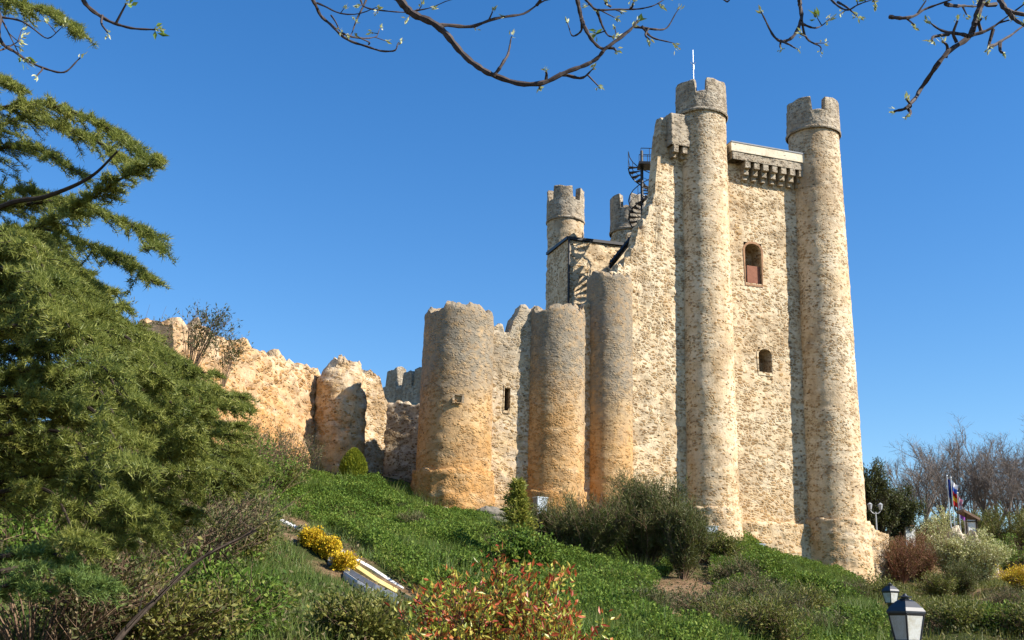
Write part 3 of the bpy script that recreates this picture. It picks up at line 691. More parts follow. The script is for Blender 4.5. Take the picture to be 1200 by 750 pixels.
# crenellated wall far behind
cw = thing('crenellated_wall', 'grey crenellated wall far behind, seen between small tower and widest tower', 'castle wall', (*at(470, 470, 76)[:2], 9))
W0, W1 = at(440, 450, 79)[:2], at(520, 450, 72)[:2]
cols, nr, s = line(W0, W1, .1); zc_ = profile_from([(440, 455), (530, 452)], W0, W1, s, .05, 2)
merl = np.interp(np.array([wallhit(p, 450, W0, W1)[0] for p in (453, 466, 474, 480, 491, 520)]), [0, 1], [0, 1], left=None) if 0 else None
sv = [wallhit(p, 450, W0, W1)[0] for p in (452, 464, 471, 482, 485, 520)]
z432 = [wallhit(p, y, W0, W1)[1] for p, y in ((458, 434), (477, 437), (495, 430))]
for k in range(3): zc_ = np.where((s > sv[2 * k]) & (s < sv[2 * k + 1]), z432[k] + vnoise(np.stack([s, s, s], -1), 3, 1) * .1, zc_)
masonry('wall_face', M_GREYW, cw, cols, nr, 8, zc_, .8, False, .12, .05, seed=77)

# small turret, its buttress, and the ruined wall running to the left
S = at(396, 520, 54.0)
sm_ = thing('small_tower', 'short round-fronted tower with pale broken top beside the ruined wall', 'tower', (S[0], S[1], gz(S[0], S[1])))
zt = topf(400, 428, S, 1.2); rs = 28.5 * mpp(S); cols, nr, th = ring(S[:2], rs)
zz = zt + .25 * np.cos(th - aim(S, .5)) + fbm(np.stack([np.cos(th) * 2, np.sin(th) * 2, 0 * th], -1), 1.4, 3, 4) * .22
masonry('tower_drum', M_SMALL, sm_, cols, nr, gz(S[0], S[1]) - 2, zz, 1.0, True, .11, .09, batter=.02, seed=15, rough_top=.3, profile=lambda Z: -.3 * np.clip((Z - zt + .7) / .7, 0, 1) ** 2)
q = MB(); c2, _, _ = ring(S[:2], rs - .5, .4); q.add([(*p, zt - .25) for p in c2], [tuple(range(len(c2)))]); q.build('tower_floor', M_RUIN, sm_)
b0, b1 = at(421, 500, 54.6)[:2], at(452, 500, 56.0)[:2]
cols, nr, s = line(b0, b1, .09); zz = profile_from([(419, 445), (424, 438), (432, 432), (440, 437), (446, 447), (450, 462), (454, 470)], b0, b1, s, .2, 9)
masonry('buttress', M_RUBBLE, sm_, cols, nr, gz(*b0) - 2, zz, 1.6, False, .11, .1, seed=52, rough_top=.2)
ru = thing('ruined_wall', 'long crumbling pale wall with eroded face left of the short round tower', 'wall', (*at(280, 500, 48)[:2], 8))
V0, V1 = at(192, 450, 41.5)[:2], at(372, 500, 54.5)[:2]
cols, nr, s = line(V0, V1, .11)
zz = profile_from([(180, 392), (188, 380), (194, 374), (212, 380), (240, 388), (262, 400), (290, 405), (315, 416), (340, 424), (352, 432), (375, 436)], V0, V1, s, .16, 19)
masonry('wall_face', M_RUIN, ru, cols, nr, 5.5, zz, 1.6, False, .11, .12, batter=.10, seed=23, rough_top=.25,
        profile=lambda Z: .22 * np.clip((11.6 - Z) / 1.2, 0, 1) + .25 * np.clip((10.2 - Z) / .8, 0, 1))
# put the niche of tower 1 in place
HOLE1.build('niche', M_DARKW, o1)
# rubble wall beside the right turret
e0, e1 = at(1022, 660, 59.5)[:2], at(1043, 660, 60.8)[:2]
ew = thing('rubble_wall', 'low rubble wall stub to the right of the far right turret base', 'wall', (*e0, gz(*e0)))
cols, nr, s = line(e0, e1, .09); zz = profile_from([(1020, 617), (1028, 619), (1036, 626), (1043, 632)], e0, e1, s, .15, 3)
masonry('wall_face', M_RUBBLE, ew, cols, nr, gz(*e0) - 2.5, zz, 1.2, False, .1, .1, seed=91)
#--PART2--
# ------------------------------------------------------------------ planting
def inpoly(x, y, poly):
    poly = np.asarray(poly, float); inside = np.zeros(len(x), bool); j = len(poly) - 1
    for i in range(len(poly)):
        xi, yi = poly[i]; xj, yj = poly[j]
        c = ((yi > y) != (yj > y)) & (x < (xj - xi) * (y - yi) / (yj - yi + 1e-9) + xi); inside ^= c; j = i
    return inside
def scatter(n, x0, x1, y0, y1, zones, holes=(), rng=RNG):
    x = rng.uniform(x0, x1, n); y = rng.uniform(y0, y1, n); z = ground(x, y)
    P = np.stack([x, y, z], -1); px, py, d = proj(P); ok = np.zeros(n, bool)
    for zpoly in zones: ok |= inpoly(px, py, zpoly)
    for h in holes: ok &= ~(inpoly(px + 14 * vnoise(P, .9, 3), py + 6 * vnoise(P, .9, 4), h))
    return P[ok]

IVY_ZONE = [(318, 545), (480, 580), (560, 595), (640, 600), (760, 605), (860, 625), (1000, 680), (1075, 780), (540, 790), (500, 712), (420, 640), (330, 598)]
STRIP = [(320, 604), (345, 608), (436, 656), (490, 704), (480, 716), (400, 690), (322, 622)]
SOIL = [[(764, 680), (815, 672), (850, 710), (846, 742), (795, 748), (762, 718)], [(900, 708), (965, 718), (985, 745), (912, 744)], [(800, 640), (835, 650), (838, 700), (815, 690)]]
P = scatter(1500000, -13, 21, 17, 58, [IVY_ZONE], SOIL + [STRIP])
d_ = P[:, 1]; keepm = RNG.random(len(P)) < np.clip(1.05 - vnoise(P, .35, 31) * .5 - np.clip(vnoise(P, 1.1, 32) - .35, 0, 1) * 1.6, 0, 1) * np.clip((d_ / 30), .55, 1); P = P[keepm][:520000]
hgt = .08 + .45 * np.clip(fbm(P, .5, 3, 41) + .35, 0, 1.2) + .40 * np.clip(vnoise(P, 1.25, 7), 0, 1) + .14 * np.clip(vnoise(P, 3.2, 8), 0, 1)
P = P + np.stack([0 * hgt, 0 * hgt, hgt * RNG.uniform(.25, 1, len(P)) ** .5], -1)
Dv = RNG.normal(size=P.shape) * .8 + np.array([.1, -.35, .35])
mb = MB(); mb.leaves(P, Dv, RNG.uniform(.05, .12, len(P)), RNG.uniform(.035, .08, len(P)))
print('ivy', len(P)); kind(mb.build('ivy_ground_cover', M_IVY), 'stuff')

P = scatter(420000, -13, 21, 17, 58, [IVY_ZONE], SOIL + [STRIP]); P = P[RNG.random(len(P)) < np.clip(vnoise(P, .45, 57) * 1.1 + .12, .03, 1)][:32000]
mb = MB(); mb.blades(P, RNG.normal(size=P.shape) * .4 + np.array([.1, 0, 1.0]), RNG.uniform(.35, .85, len(P)), RNG.uniform(.012, .03, len(P)))
kind(mb.build('tall_grass', M_GRASS), 'stuff')
GR_ZONE = [(-60, 800), (-60, 520), (150, 520), (330, 545), (345, 600), (430, 640), (505, 710), (560, 800)]
P = scatter(420000, -22, 2, 11, 50, [GR_ZONE], [STRIP]); P = P[RNG.random(len(P)) < np.clip(.75 + vnoise(P, .5, 77) * .9, .05, 1)][:170000]
mb = MB(); Dv = RNG.normal(size=P.shape) * .35 + np.array([0, 0, 1.0]); mb.blades(P, Dv, RNG.uniform(.14, .38, len(P)), RNG.uniform(.012, .028, len(P)))
kind(mb.build('grass', M_GRASS), 'stuff')
P = scatter(200000, -22, 24, 11, 70, [GR_ZONE, [(1020, 640), (1260, 620), (1260, 800), (1060, 800)]] + SOIL); P = P[RNG.random(len(P)) < np.clip(.4 + vnoise(P, .6, 78) * .8, .03, 1)][:70000]
P = P + np.stack([0 * P[:, 0], 0 * P[:, 0], RNG.uniform(.0, .22, len(P))], -1)
mb = MB(); mb.leaves(P, RNG.normal(size=P.shape) + np.array([0, 0, .4]), RNG.uniform(.06, .14, len(P)), RNG.uniform(.03, .08, len(P)))
kind(mb.build('leaf_litter', M_DRYG), 'stuff')
P = scatter(160000, 8, 34, 24, 92, [[(1010, 640), (1260, 600), (1260, 800), (1050, 800)]]); P = P[RNG.random(len(P)) < np.clip(.5 + vnoise(P, .35, 99) * .9, .05, 1)]
mb = MB(); mb.blades(P, RNG.normal(size=P.shape) * .4 + np.array([0, 0, 1.0]), RNG.uniform(.15, .45, len(P)), RNG.uniform(.02, .05, len(P)))
kind(mb.build('rough_grass', M_OLIVE), 'stuff')

def bez(P0, P1, P2, t):
    t = t[..., None]; return (1 - t) ** 2 * P0 + 2 * t * (1 - t) * P1 + t * t * P2
def bush(name, label, cat, base, H, Rr, nst, ntw, nlf, leaf, lmat, smat, twl=.35, t0=.3, up=.3, lean=(0, 0), flat=.45, group=None, lmat2=None, frac2=0.0, tip2=True, blade=False, seed=1, cull=-.25,
         stem_r=.02, spread_mid=.4, sig=.05, shape=None):
    rng = np.random.default_rng(seed); base = np.asarray(base, float)
    root = thing(name, label, cat, base, group)
    az = rng.uniform(0, 2 * math.pi, nst); q = np.sqrt(rng.random(nst)); hh = rng.uniform(.72, 1.0, nst)
    off = np.stack([np.cos(az) * q * Rr + lean[0] * H, np.sin(az) * q * Rr + lean[1] * H, H * (1 - flat * q * q) * hh], -1)
    P0 = base + np.stack([np.cos(az) * q * Rr * .12, np.sin(az) * q * Rr * .12, 0 * q - .1], -1); P2 = base + off
    P1 = base + off * np.array([spread_mid, spread_mid, .6]) + rng.normal(size=(nst, 3)) * .06 * H
    mb = MB(); tt = np.linspace(0, 1, 7)
    for i in range(nst):
        mb.tube(bez(P0[i], P1[i], P2[i], tt), stem_r * np.linspace(1, .25, 7) * rng.uniform(.6, 1.2), 4, False)
    t = rng.uniform(t0, 1, (nst, ntw)); A = bez(P0[:, None], P1[:, None], P2[:, None], t)
    tan = (2 * (1 - t)[..., None] * (P1 - P0)[:, None] + 2 * t[..., None] * (P2 - P1)[:, None]); tan /= np.linalg.norm(tan, axis=-1)[..., None] + 1e-9
    d = tan * .55 + rng.normal(size=A.shape) * .55 + np.array([0, 0, up]); d /= np.linalg.norm(d, axis=-1)[..., None]
    ln = twl * rng.uniform(.5, 1.2, t.shape)
    A = A.reshape(-1, 3); d = d.reshape(-1, 3); ln = ln.ravel()
    k = fbm(A, 1.6 / max(Rr, .4), 2, seed) > cull; A = A[k]; d = d[k]; ln = ln[k]; B = A + d * ln[:, None]
    mb.twigs(A, B, stem_r * .35, stem_r * .12)
    mb.build('branches', smat, root)
    s = rng.uniform(.1, 1.05, (len(A), nlf)); P = A[:, None] + (B - A)[:, None] * s[..., None] + rng.normal(size=(len(A), nlf, 3)) * sig
    Dl = d[:, None] * .7 + rng.normal(size=P.shape) * .6 + np.array([0, 0, .15])
    P = P.reshape(-1, 3); Dl = Dl.reshape(-1, 3); s = s.ravel()
    L, W = leaf
    def put(sel, mat, nm):
        m2 = MB(); n = int(sel.sum())
        if n == 0: return
        f = m2.blades if blade else m2.leaves
        f(P[sel], Dl[sel], L * rng.uniform(.6, 1.2, n), W * rng.uniform(.7, 1.2, n), rng); m2.build(nm, mat, root)
    if lmat2 is None: put(np.ones(len(P), bool), lmat, 'foliage')
    else:
        tw_tip = np.repeat((A[:, 2] - base[2]) / H, nlf)
        red = rng.random(len(P)) < frac2 * (np.clip(s * 1.3 * (.25 + tw_tip * 1.2), 0, 1.3) if tip2 else 1); put(~red, lmat, 'foliage'); put(red, lmat2, 'young_foliage')
    return root
def G(px, py, D):                # ground under the view line at depth D
    p = at(px, py, D); return np.array([p[0], p[1], gz(p[0], p[1])])
def Hpx(base, ytop, px=None):    # height that reaches image row ytop
    d = ray(px if px else proj(base)[0][0], ytop); return CAM[2] + d[2] * base[1] / d[1] - base[2]

# photinia in front
b = G(585, 700, 9.0)
bush('photinia_bush', 'photinia bush with red young leaves over yellow-green ones, front centre of the bank', 'bush', b, Hpx(b, 660), .88, 100, 26, 11, (.068, .025), M_PHG, M_BARK, .24, .3, .5, flat=.25,
     lmat2=M_PHR, frac2=.52, seed=5, stem_r=.010, sig=.03, cull=-.6)
# big brooms below the keep
for (px, py, D, yt, Rr, n, sd, lab) in [(688, 700, 41, 566, 1.9, 80, 11, 'big dark broom shrub below the slim tower, left of its taller twin'), (752, 690, 41.5, 552, 2.0, 95, 12, 'tallest dark broom shrub directly below the broken keep wall'),
                                    (800, 698, 40, 588, .95, 46, 13, 'smaller dark broom shrub right of the two big ones'), (648, 690, 42, 598, 1.0, 40, 14, 'low broom shrub at the foot of the plinthed tower')]:
    b = G(px, py, D); bush('broom_shrub', lab, 'shrub', b, Hpx(b, yt), Rr, int(n * .8), 34, 17, (.22, .024), M_BROOM, M_DRYT, .8, .15, .95, flat=.46, blade=True, seed=sd, group='broom shrubs below the keep', cull=-.08, stem_r=.022, sig=.07)
# ivy mound and young conifer
b = G(610, 705, 34); bush('ivy_mound', 'tall mound of dark ivy under the young conifer', 'ivy', b, Hpx(b, 622), 1.15, 40, 30, 10, (.11, .08), M_IVY, M_BARK, .35, .2, .1, flat=.3, seed=21, cull=-.4)
b = G(560, 700, 36); bush('ivy_mound', 'broad low ivy mound left of the dark tall one', 'ivy', b, Hpx(b, 662), 1.5, 36, 26, 10, (.11, .08), M_IVY, M_BARK, .35, .2, .1, flat=.5, seed=22, cull=-.4)
def conifer(name, label, base, H, Rr, n, leafm, seed, leaf=(.14, .03), nb=26, dens=16, trunk_r=.05):
    rng = np.random.default_rng(seed); root = thing(name, label, 'conifer', base); base = np.asarray(base)
    q = MB(); q.tube([base - [0, 0, .2], base + [0.02, 0, H * .6], base + [.05, 0, H * .98]], [trunk_r, trunk_r * .5, .01], 6); q.build('trunk', M_BARK, root)
    t = rng.uniform(.06, .98, n); az = rng.uniform(0, 6.283, n); ln = Rr * (1 - t) ** .8 * rng.uniform(.55, 1.1, n) + .06
    A = base + np.stack([0 * t, 0 * t, t * H], -1); d = np.stack([np.cos(az), np.sin(az), rng.uniform(.05, .5, n)], -1); B = A + d * ln[:, None]
    q = MB(); q.twigs(A, B, .012, .005); q.build('branches', M_BARK, root)
    s = rng.uniform(.1, 1.05, (n, dens)); P = A[:, None] + (B - A)[:, None] * s[..., None] + rng.normal(size=(n, dens, 3)) * .045
    Dl = d[:, None] * .7 + rng.normal(size=P.shape) * .5 + np.array([0, 0, .1])
    q = MB(); q.leaves(P.reshape(-1, 3), Dl.reshape(-1, 3), leaf[0] * rng.uniform(.6, 1.2, n * dens), leaf[1], rng); q.build('foliage', leafm, root)
    return root
b = G(604, 690, 37); conifer('young_conifer', 'young yellow-green conifer in front of the wall between the two broad towers', b, Hpx(b, 563), .85, 260, M_CONL, 4, (.17, .04), dens=22)
# golden topiary in front of the small tower
b = G(413, 566, 50.0); H = Hpx(b, 527); root = thing('clipped_cypress', 'small egg-shaped golden green cypress in the shadow before the short round tower', 'shrub', b)
q = MB(); q.tube([b - [0, 0, .2], b + [0, 0, H * .5]], [.05, .03], 6); q.build('trunk', M_BARK, root)
n = 9000; z = RNG.uniform(0, 1, n); rr = .60 * np.sin(np.pi * np.clip(z * .86 + .14, 0, 1)) ** .75 * RNG.uniform(.55, 1, n) ** .4; az = RNG.uniform(0, 6.283, n)
P = b + np.stack([np.cos(az) * rr, np.sin(az) * rr, z * H], -1); q = MB(); q.leaves(P, np.stack([np.cos(az) * .5, np.sin(az) * .5, 0 * az + 1], -1) + RNG.normal(size=P.shape) * .3, RNG.uniform(.08, .16, n), .045); q.build('foliage', M_TOPI, root)
# plants on the ruined wall
for (px, py, D, yt, Rr, n, sd, lab) in [(222, 440, 40.5, 352, 1.0, 24, 31, 'wispy dark plant growing up the left end of the ruined wall'), (262, 450, 42.5, 392, .8, 12, 33, 'thin leaning plant on the top of the ruined wall, right of the wispy one'),
                                    (160, 450, 38, 340, 1.3, 30, 32, 'wispy twiggy shrub left of the ruined wall end, against the sky')]:
    p = at(px, py, D) if sd != 32 else G(px, py, D); bush('wall_plant', lab, 'plant', p, Hpx(p, yt, px), Rr, n, 12, 6, (.16, .045), M_DRYG if sd != 31 else M_DARKG, M_DRYT, .5, .35, .5, flat=.2, seed=sd, cull=-.1, stem_r=.02, lean=(.12, 0) if sd != 32 else (0, 0))
# brush on the left slope
brush = [(40, 760, 13.5, 612, 1.5, 'D', 'dry twiggy shrub in the bottom left corner'), (150, 760, 14.5, 640, 1.3, 'L', 'green tangled shrub right of the corner one'), (235, 760, 16, 655, 1.3, 'L', 'low leafy shrub beside the fallen dark branch'),
         (110, 700, 20, 560, 1.9, 'D', 'bare tangled shrub beneath the lowest cedar boughs'), (215, 700, 22, 540, 1.9, 'D', 'large tangle of brown twigs under the cedar tips'), (262, 690, 24, 600, 1.2, 'L', 'grey green shrub left of the painted edging'),
         (290, 620, 33, 505, 2.0, 'L', 'leafy shrub on the slope below the eroded ruined wall'), (240, 600, 33, 470, 2.0, 'L', 'olive bush right under the ruined wall'), (175, 600, 32, 440, 2.0, 'L', 'grey leafy bush between cedar and ruined wall'),
         (320, 590, 42, 540, 1.3, 'L', 'low green bush at the top of the bank, left of the ivy'), (20, 650, 18, 540, 1.6, 'L', 'dark leafy shrub at the left edge under the cedar'), (300, 735, 19, 716, .9, 'L', 'low weedy clump on the grass below the painted edging'), (335, 580, 45, 492, 1.4, 'D', 'bare twiggy shrub against the lower face of the ruined wall near the short tower'), (278, 570, 40, 470, 1.6, 'D', 'bare twiggy shrub against the middle of the ruined wall'),
         (60, 700, 24, 500, 2.2, 'L', 'tall leafy thicket at the left edge behind the cedar boughs'), (410, 775, 17.5, 738, .7, 'L', 'small weedy clump at the bottom, left of the photinia')]
for i, (px, py, D, yt, Rr, kd, lab) in enumerate(brush):
    b = G(px, py, D)
    if kd == 'D': bush('dry_shrub', lab, 'shrub', b, max(.5, Hpx(b, yt)), Rr, 46, 22, 4, (.09, .04), M_DRYG, M_DRYT, .55, .15, .3, flat=.5, seed=60 + i, cull=-.3, stem_r=.016, sig=.06, group='dry shrubs on the left slope')
    else: bush('leafy_shrub', lab, 'shrub', b, max(.35, Hpx(b, yt)), Rr, 40, 24, 9, (.10, .05), M_OLIVE if i % 2 else M_IVY, M_DRYT, .45, .15, .3, flat=.5, seed=60 + i, cull=-.25, stem_r=.014, sig=.07, group='leafy shrubs on the left slope')
p0, p1, p2, p3 = at(128, 765, 12.2), at(180, 705, 12.8), at(235, 655, 13.4), at(300, 622, 14.2)
fb = thing('fallen_branch', 'long dark bare branch slanting up across the bottom left brush', 'branch', p0)
q = MB(); pts = catmull([p0 - (p1 - p0) * .4 - [0, 0, .5], p0, p1, p2, p3], 6); q.tube(pts, np.linspace(.045, .014, len(pts)), 6)
A = pts[8::2]; q.twigs(A, A + RNG.normal(size=A.shape) * .35 + np.array([.25, 0, .12]), .01, .003); q.build('stem', M_BARK, fb)

# shrubs on the right slope
right = [('leafy_shrub', 862, 752, 27, 700, 1.0, M_OLIVE, M_DRYT, 'olive green shrub at the bottom right of the bare soil patch', 40, 20, 9, (.12, .03)), ('leafy_shrub', 905, 770, 26, 712, .9, M_OLIVE, M_DRYT, 'dry tinted shrub right of the olive green one at the bottom edge', 36, 20, 9, (.12, .03)),
         ('leafy_shrub', 860, 696, 40, 652, .95, M_DRYG, M_DRYT, 'dark withered shrub between the smaller broom and the ivy slope', 46, 22, 6, (.1, .04)), ('leafy_shrub', 835, 668, 46, 628, 1.3, M_OLIVE, M_DRYT, 'green shrub against the foot of the middle turret', 40, 22, 9, (.12, .05)),
         ('dry_shrub', 815, 735, 30, 690, .9, M_DRYG, M_DRYT, 'withered brown shrub overhanging the bare soil patch', 40, 20, 5, (.1, .035)), ('dry_shrub', 885, 712, 36, 672, 1.1, M_DRYG, M_DRYT, 'withered brown shrub in the middle of the right-hand ivy slope', 40, 20, 5, (.1, .035)), ('leafy_shrub', 930, 735, 33, 694, 1.1, M_OLIVE, M_DRYT, 'olive shrub between the ivy slope and the lantern lamps', 40, 22, 8, (.12, .035)), ('leafy_shrub', 720, 722, 33, 676, 1.0, M_IVY, M_DRYT, 'bright green shrub under the tallest broom', 40, 22, 9, (.11, .05)), ('leafy_shrub', 1010, 705, 45, 672, 1.3, M_OLIVE, M_DRYT, 'low shrub at the foot of the far right turret', 36, 20, 9, (.12, .05)),
         ('red_shrub', 1058, 705, 60, 628, 1.25, M_REDB, M_REDT, 'reddish twiggy shrub nearest the rubble wall', 70, 26, 5, (.12, .035)), ('red_shrub', 1084, 705, 61, 622, 1.3, M_REDB, M_REDT, 'reddish twiggy shrub beside the pale hanging shrub', 70, 26, 5, (.12, .035)),
         ('pale_shrub', 1122, 712, 62, 596, 2.0, M_PALEV, M_DRYT, 'pale feathery shrub covering the light rock face', 95, 30, 9, (.16, .035)), ('pale_shrub', 1154, 712, 62, 618, 1.7, M_PALEV, M_DRYT, 'smaller pale feathery shrub right of the rock face', 50, 24, 8, (.16, .035)),
         ('dark_shrub', 1129, 712, 56, 662, .95, M_BROOM, M_DRYT, 'small dark rounded shrub before the pale rock', 50, 26, 10, (.14, .03)), ('leafy_shrub', 1100, 708, 55, 676, 1.0, M_OLIVE, M_DRYT, 'yellowish olive shrub left of the small dark one', 40, 22, 9, (.12, .04)),
         ('dry_shrub', 1184, 728, 46, 688, 1.1, M_DRYG, M_DRYT, 'brown dry shrub behind the dark box', 46, 22, 4, (.1, .03)), ('yellow_shrub', 1199, 694, 57, 662, 1.0, M_YELF, M_DRYT, 'yellow flowering shrub at the right edge', 36, 20, 8, (.11, .05)),
         ('leafy_shrub', 1192, 676, 66, 630, 1.5, M_IVY, M_DRYT, 'deep green shrub above the yellow one at the right edge', 46, 24, 10, (.13, .07)), ('leafy_shrub', 1168, 650, 74, 592, 1.9, M_OLIVE, M_DRYT, 'tall loose olive shrub behind the little hut', 46, 24, 8, (.16, .05)),
         ('leafy_shrub', 1200, 640, 74, 596, 2.0, M_OLIVE, M_DRYT, 'tall loose olive shrub at the right edge under bare trees', 46, 24, 8, (.16, .05)),
         ('dry_shrub', 1095, 640, 80, 606, 1.6, M_DRYG, M_DRYT, 'brown hedge shrub under the leftmost bare tree', 50, 22, 6, (.14, .05)), ('leafy_shrub', 1116, 640, 80, 603, 1.8, M_OLIVE, M_DRYT, 'olive hedge shrub at the foot of the flagpoles', 50, 22, 8, (.14, .05)), ('leafy_shrub', 1150, 640, 80, 600, 1.8, M_DARKG, M_DRYT, 'dark hedge shrub right behind the little hut', 50, 22, 8, (.14, .05)), ('leafy_shrub', 1112, 770, 33, 716, 1.2, M_OLIVE, M_DRYT, 'yellow green shrub right of the near lamp', 46, 24, 10, (.12, .05)), ('leafy_shrub', 1170, 770, 33, 724, 1.3, M_IVY, M_DRYT, 'dark green shrub below the dark box', 46, 24, 10, (.12, .06)),
         ('leafy_shrub', 1205, 765, 32, 716, .9, M_OLIVE, M_DRYT, 'orange tinted shrub in the bottom right corner', 36, 20, 8, (.11, .05))]
for i, (nm, px, py, D, yt, Rr, lm, smm, lab, ns, nw, nl, lf) in enumerate(right):
    b = G(px, py, D); bush(nm, lab, 'shrub', b, max(.5, Hpx(b, yt)), Rr, ns, nw, nl, lf, lm, smm, .5, .15, .4, flat=.45, seed=120 + i, cull=-.3, stem_r=.018, sig=.07, spread_mid=.45)
# forsythia over the painted edging
for px, py, yt, Rr, sd, lab in [(362, 642, 621, .27, 3, 'uppermost yellow flowering clump spilling over the painted edging'), (380, 655, 632, .30, 4, 'middle yellow flowering clump spilling over the painted edging'), (399, 672, 648, .28, 6, 'lowest yellow flowering clump spilling over the painted edging')]:
    b = ground_at(px, py); bush('forsythia', lab, 'shrub', b, Hpx(b, yt), Rr, 24, 16, 12, (.065, .04), M_YELF, M_DRYT, .16, .2, .2, flat=.35, seed=sd, cull=-.6, stem_r=.008, sig=.03, lean=(.1, 0))
# painted edging: boards standing along the slope
ed = thing('painted_edging', 'long low edging of white and yellow boards with grey panels running down the bank', 'edging', ground_at(414, 664))
def board(name, mat, pts, hpx, fwd_off=0.0, th=.10):
    q = MB(); V = []; n = len(pts)
    for px, py in pts:
        g = ground_at(px, py); hh = hpx * mpp(g); y = fwd_off
        V += [g + [0, y, -.15], g + [0, y + hh + th, -.15], g + [0, y + hh + th, hh + .05], g + [0, y + hh * .9, hh + .05], g + [0, y, .06]]
    fs = []
    for k in range(n - 1):
        for e in range(5): fs.append((k * 5 + e, (k + 1) * 5 + e, (k + 1) * 5 + (e + 1) % 5, k * 5 + (e + 1) % 5))
    fs += [(4, 3, 2, 1, 0), tuple((n - 1) * 5 + e for e in range(5))]
    q.add(V, fs); return q.build(name, mat, ed)
board('back_board', M_WHITE, [(323, 610), (345, 620), (385, 641), (416, 659), (434, 669), (458, 685), (472, 694)], 3.6, .12)
board('yellow_band', M_YEL, [(350, 620), (385, 645), (415, 667), (440, 684), (465, 698), (486, 710)], 5.2)
board('grey_panel', M_GREY, [(385, 660), (410, 676), (440, 694), (466, 706)], 6.5, -.14)
board('front_board', M_WHITE, [(404, 676), (420, 687), (438, 697)], 3.6, -.26); board('front_board', M_WHITE, [(450, 703), (467, 712)], 4, -.26)

# humps of ivy and pale weeds that break up the bank
for i, (px, py, D, yt, Rr) in enumerate([(505, 640, 40, 618, 1.2), (450, 606, 45, 588, 1.3), (545, 640, 42, 616, 1.4), (660, 735, 27, 700, 1.0), (720, 735, 30, 700, 1.2), (735, 760, 25, 728, .9), (935, 700, 40, 668, 1.4), (975, 722, 38, 688, 1.2), (690, 712, 33, 684, 1.1), (890, 680, 46, 650, 1.3), (1000, 745, 31, 712, 1.1), (525, 690, 31, 664, 1.0)]):
    b = G(px, py, D); bush('ivy_hump', 'low hump of ivy swelling out of the green bank', 'ivy', b, max(.35, Hpx(b, yt)), Rr, 34, 22, 8, (.10, .07), M_IVY, M_BARK, .35, .15, .2, flat=.55, seed=200 + i, cull=-.3, group='ivy humps on the bank')
for i, (px, py, D, yt, Rr) in enumerate([(480, 628, 42, 604, .8), (760, 728, 27, 700, .6), (915, 726, 32, 690, .9), (960, 745, 29, 715, .8), (700, 745, 25, 722, .6), (860, 738, 29, 712, .7), (995, 705, 42, 682, .8), (580, 650, 40, 630, .7)]):
    b = G(px, py, D); bush('weed_clump', 'tuft of straw coloured weeds among the ivy of the bank', 'weeds', b, max(.3, Hpx(b, yt)), Rr, 46, 10, 4, (.16, .022), M_DRYG, M_DRYT, .35, .3, .7, flat=.3, seed=240 + i, cull=-.5, blade=True, stem_r=.008, group='straw coloured weed tufts')
# ------------------------------------------------------------------ trees on the right
def bare_tree(label, base, H, spread, seed, mat=M_BARKG, group='bare trees on the right horizon'):
    rng = np.random.default_rng(seed); base = np.asarray(base, float); root = thing('bare_tree', label, 'tree', base, group)
    q = MB(); th = H * .22; top = base + [rng.normal() * .1, 0, th]; q.tube([base - [0, 0, .4], base + [0, 0, th * .5], top], [.16, .13, .11], 7); q.build('trunk', mat, root)
    q = MB(); segA = []; segB = []
    for k in range(9):
        az = k * 2.4 + rng.uniform(-.4, .4); el = rng.uniform(.9, 1.45); L = H * rng.uniform(.55, .8)
        d = np.array([math.cos(az) * math.cos(el), math.sin(az) * math.cos(el), math.sin(el)]); p = base + [0, 0, th * rng.uniform(.6, 1.0)]
        pts = [p]
        for j in range(5):
            d = d + rng.normal(size=3) * .10 + np.array([math.cos(az) * .06 * spread, math.sin(az) * .06 * spread, .05]); d /= np.linalg.norm(d); pts.append(pts[-1] + d * L / 5)
        pts = np.array(pts); q.tube(pts, np.linspace(.07, .012, 6), 5, False)
        for m_ in range(11):
            t = rng.uniform(.15, .95) * 5; i = min(int(t), 4); p = pts[i] + (pts[i + 1] - pts[i]) * (t - i); dd = (pts[i + 1] - pts[i]) / (L / 5) * .7 + rng.normal(size=3) * .5 * spread + [0, 0, .25]; dd /= np.linalg.norm(dd)
            l2 = H * rng.uniform(.14, .28); e = p + dd * l2 + [0, 0, .08 * l2]; md = p + dd * l2 * .5; q.tube([p, md, e], [.022, .014, .006], 4, False)
            for r_ in range(12):
                tt = rng.uniform(.15, 1); a = p + (e - p) * tt; d3 = dd * .7 + rng.normal(size=3) * .55 + [0, 0, .25]; d3 /= np.linalg.norm(d3); b_ = a + d3 * H * rng.uniform(.05, .12); segA.append(a); segB.append(b_)
                for r4 in range(2):
                    a2 = a + (b_ - a) * rng.uniform(.3, .9); d4 = d3 * .8 + rng.normal(size=3) * .5; segA.append(a2); segB.append(a2 + d4 * H * .04)
    q.twigs(segA, segB, .007, .003); q.build('crown', mat, root)
    return root
M_BT = mat_plain('bare_crown_twigs', (.20, .165, .14), .9, 0, .25, 1.0, .1)
base_t = G(1088, 640, 84)
bt = bare_tree('leftmost bare tree, beside the dark evergreen', base_t, Hpx(base_t, 532), 1.1, 5, M_BT)
bt2 = bare_tree('tallest bare tree, standing behind the flags', G(1126, 640, 88), Hpx(G(1126, 640, 88), 506), 1.0, 6, M_BT)
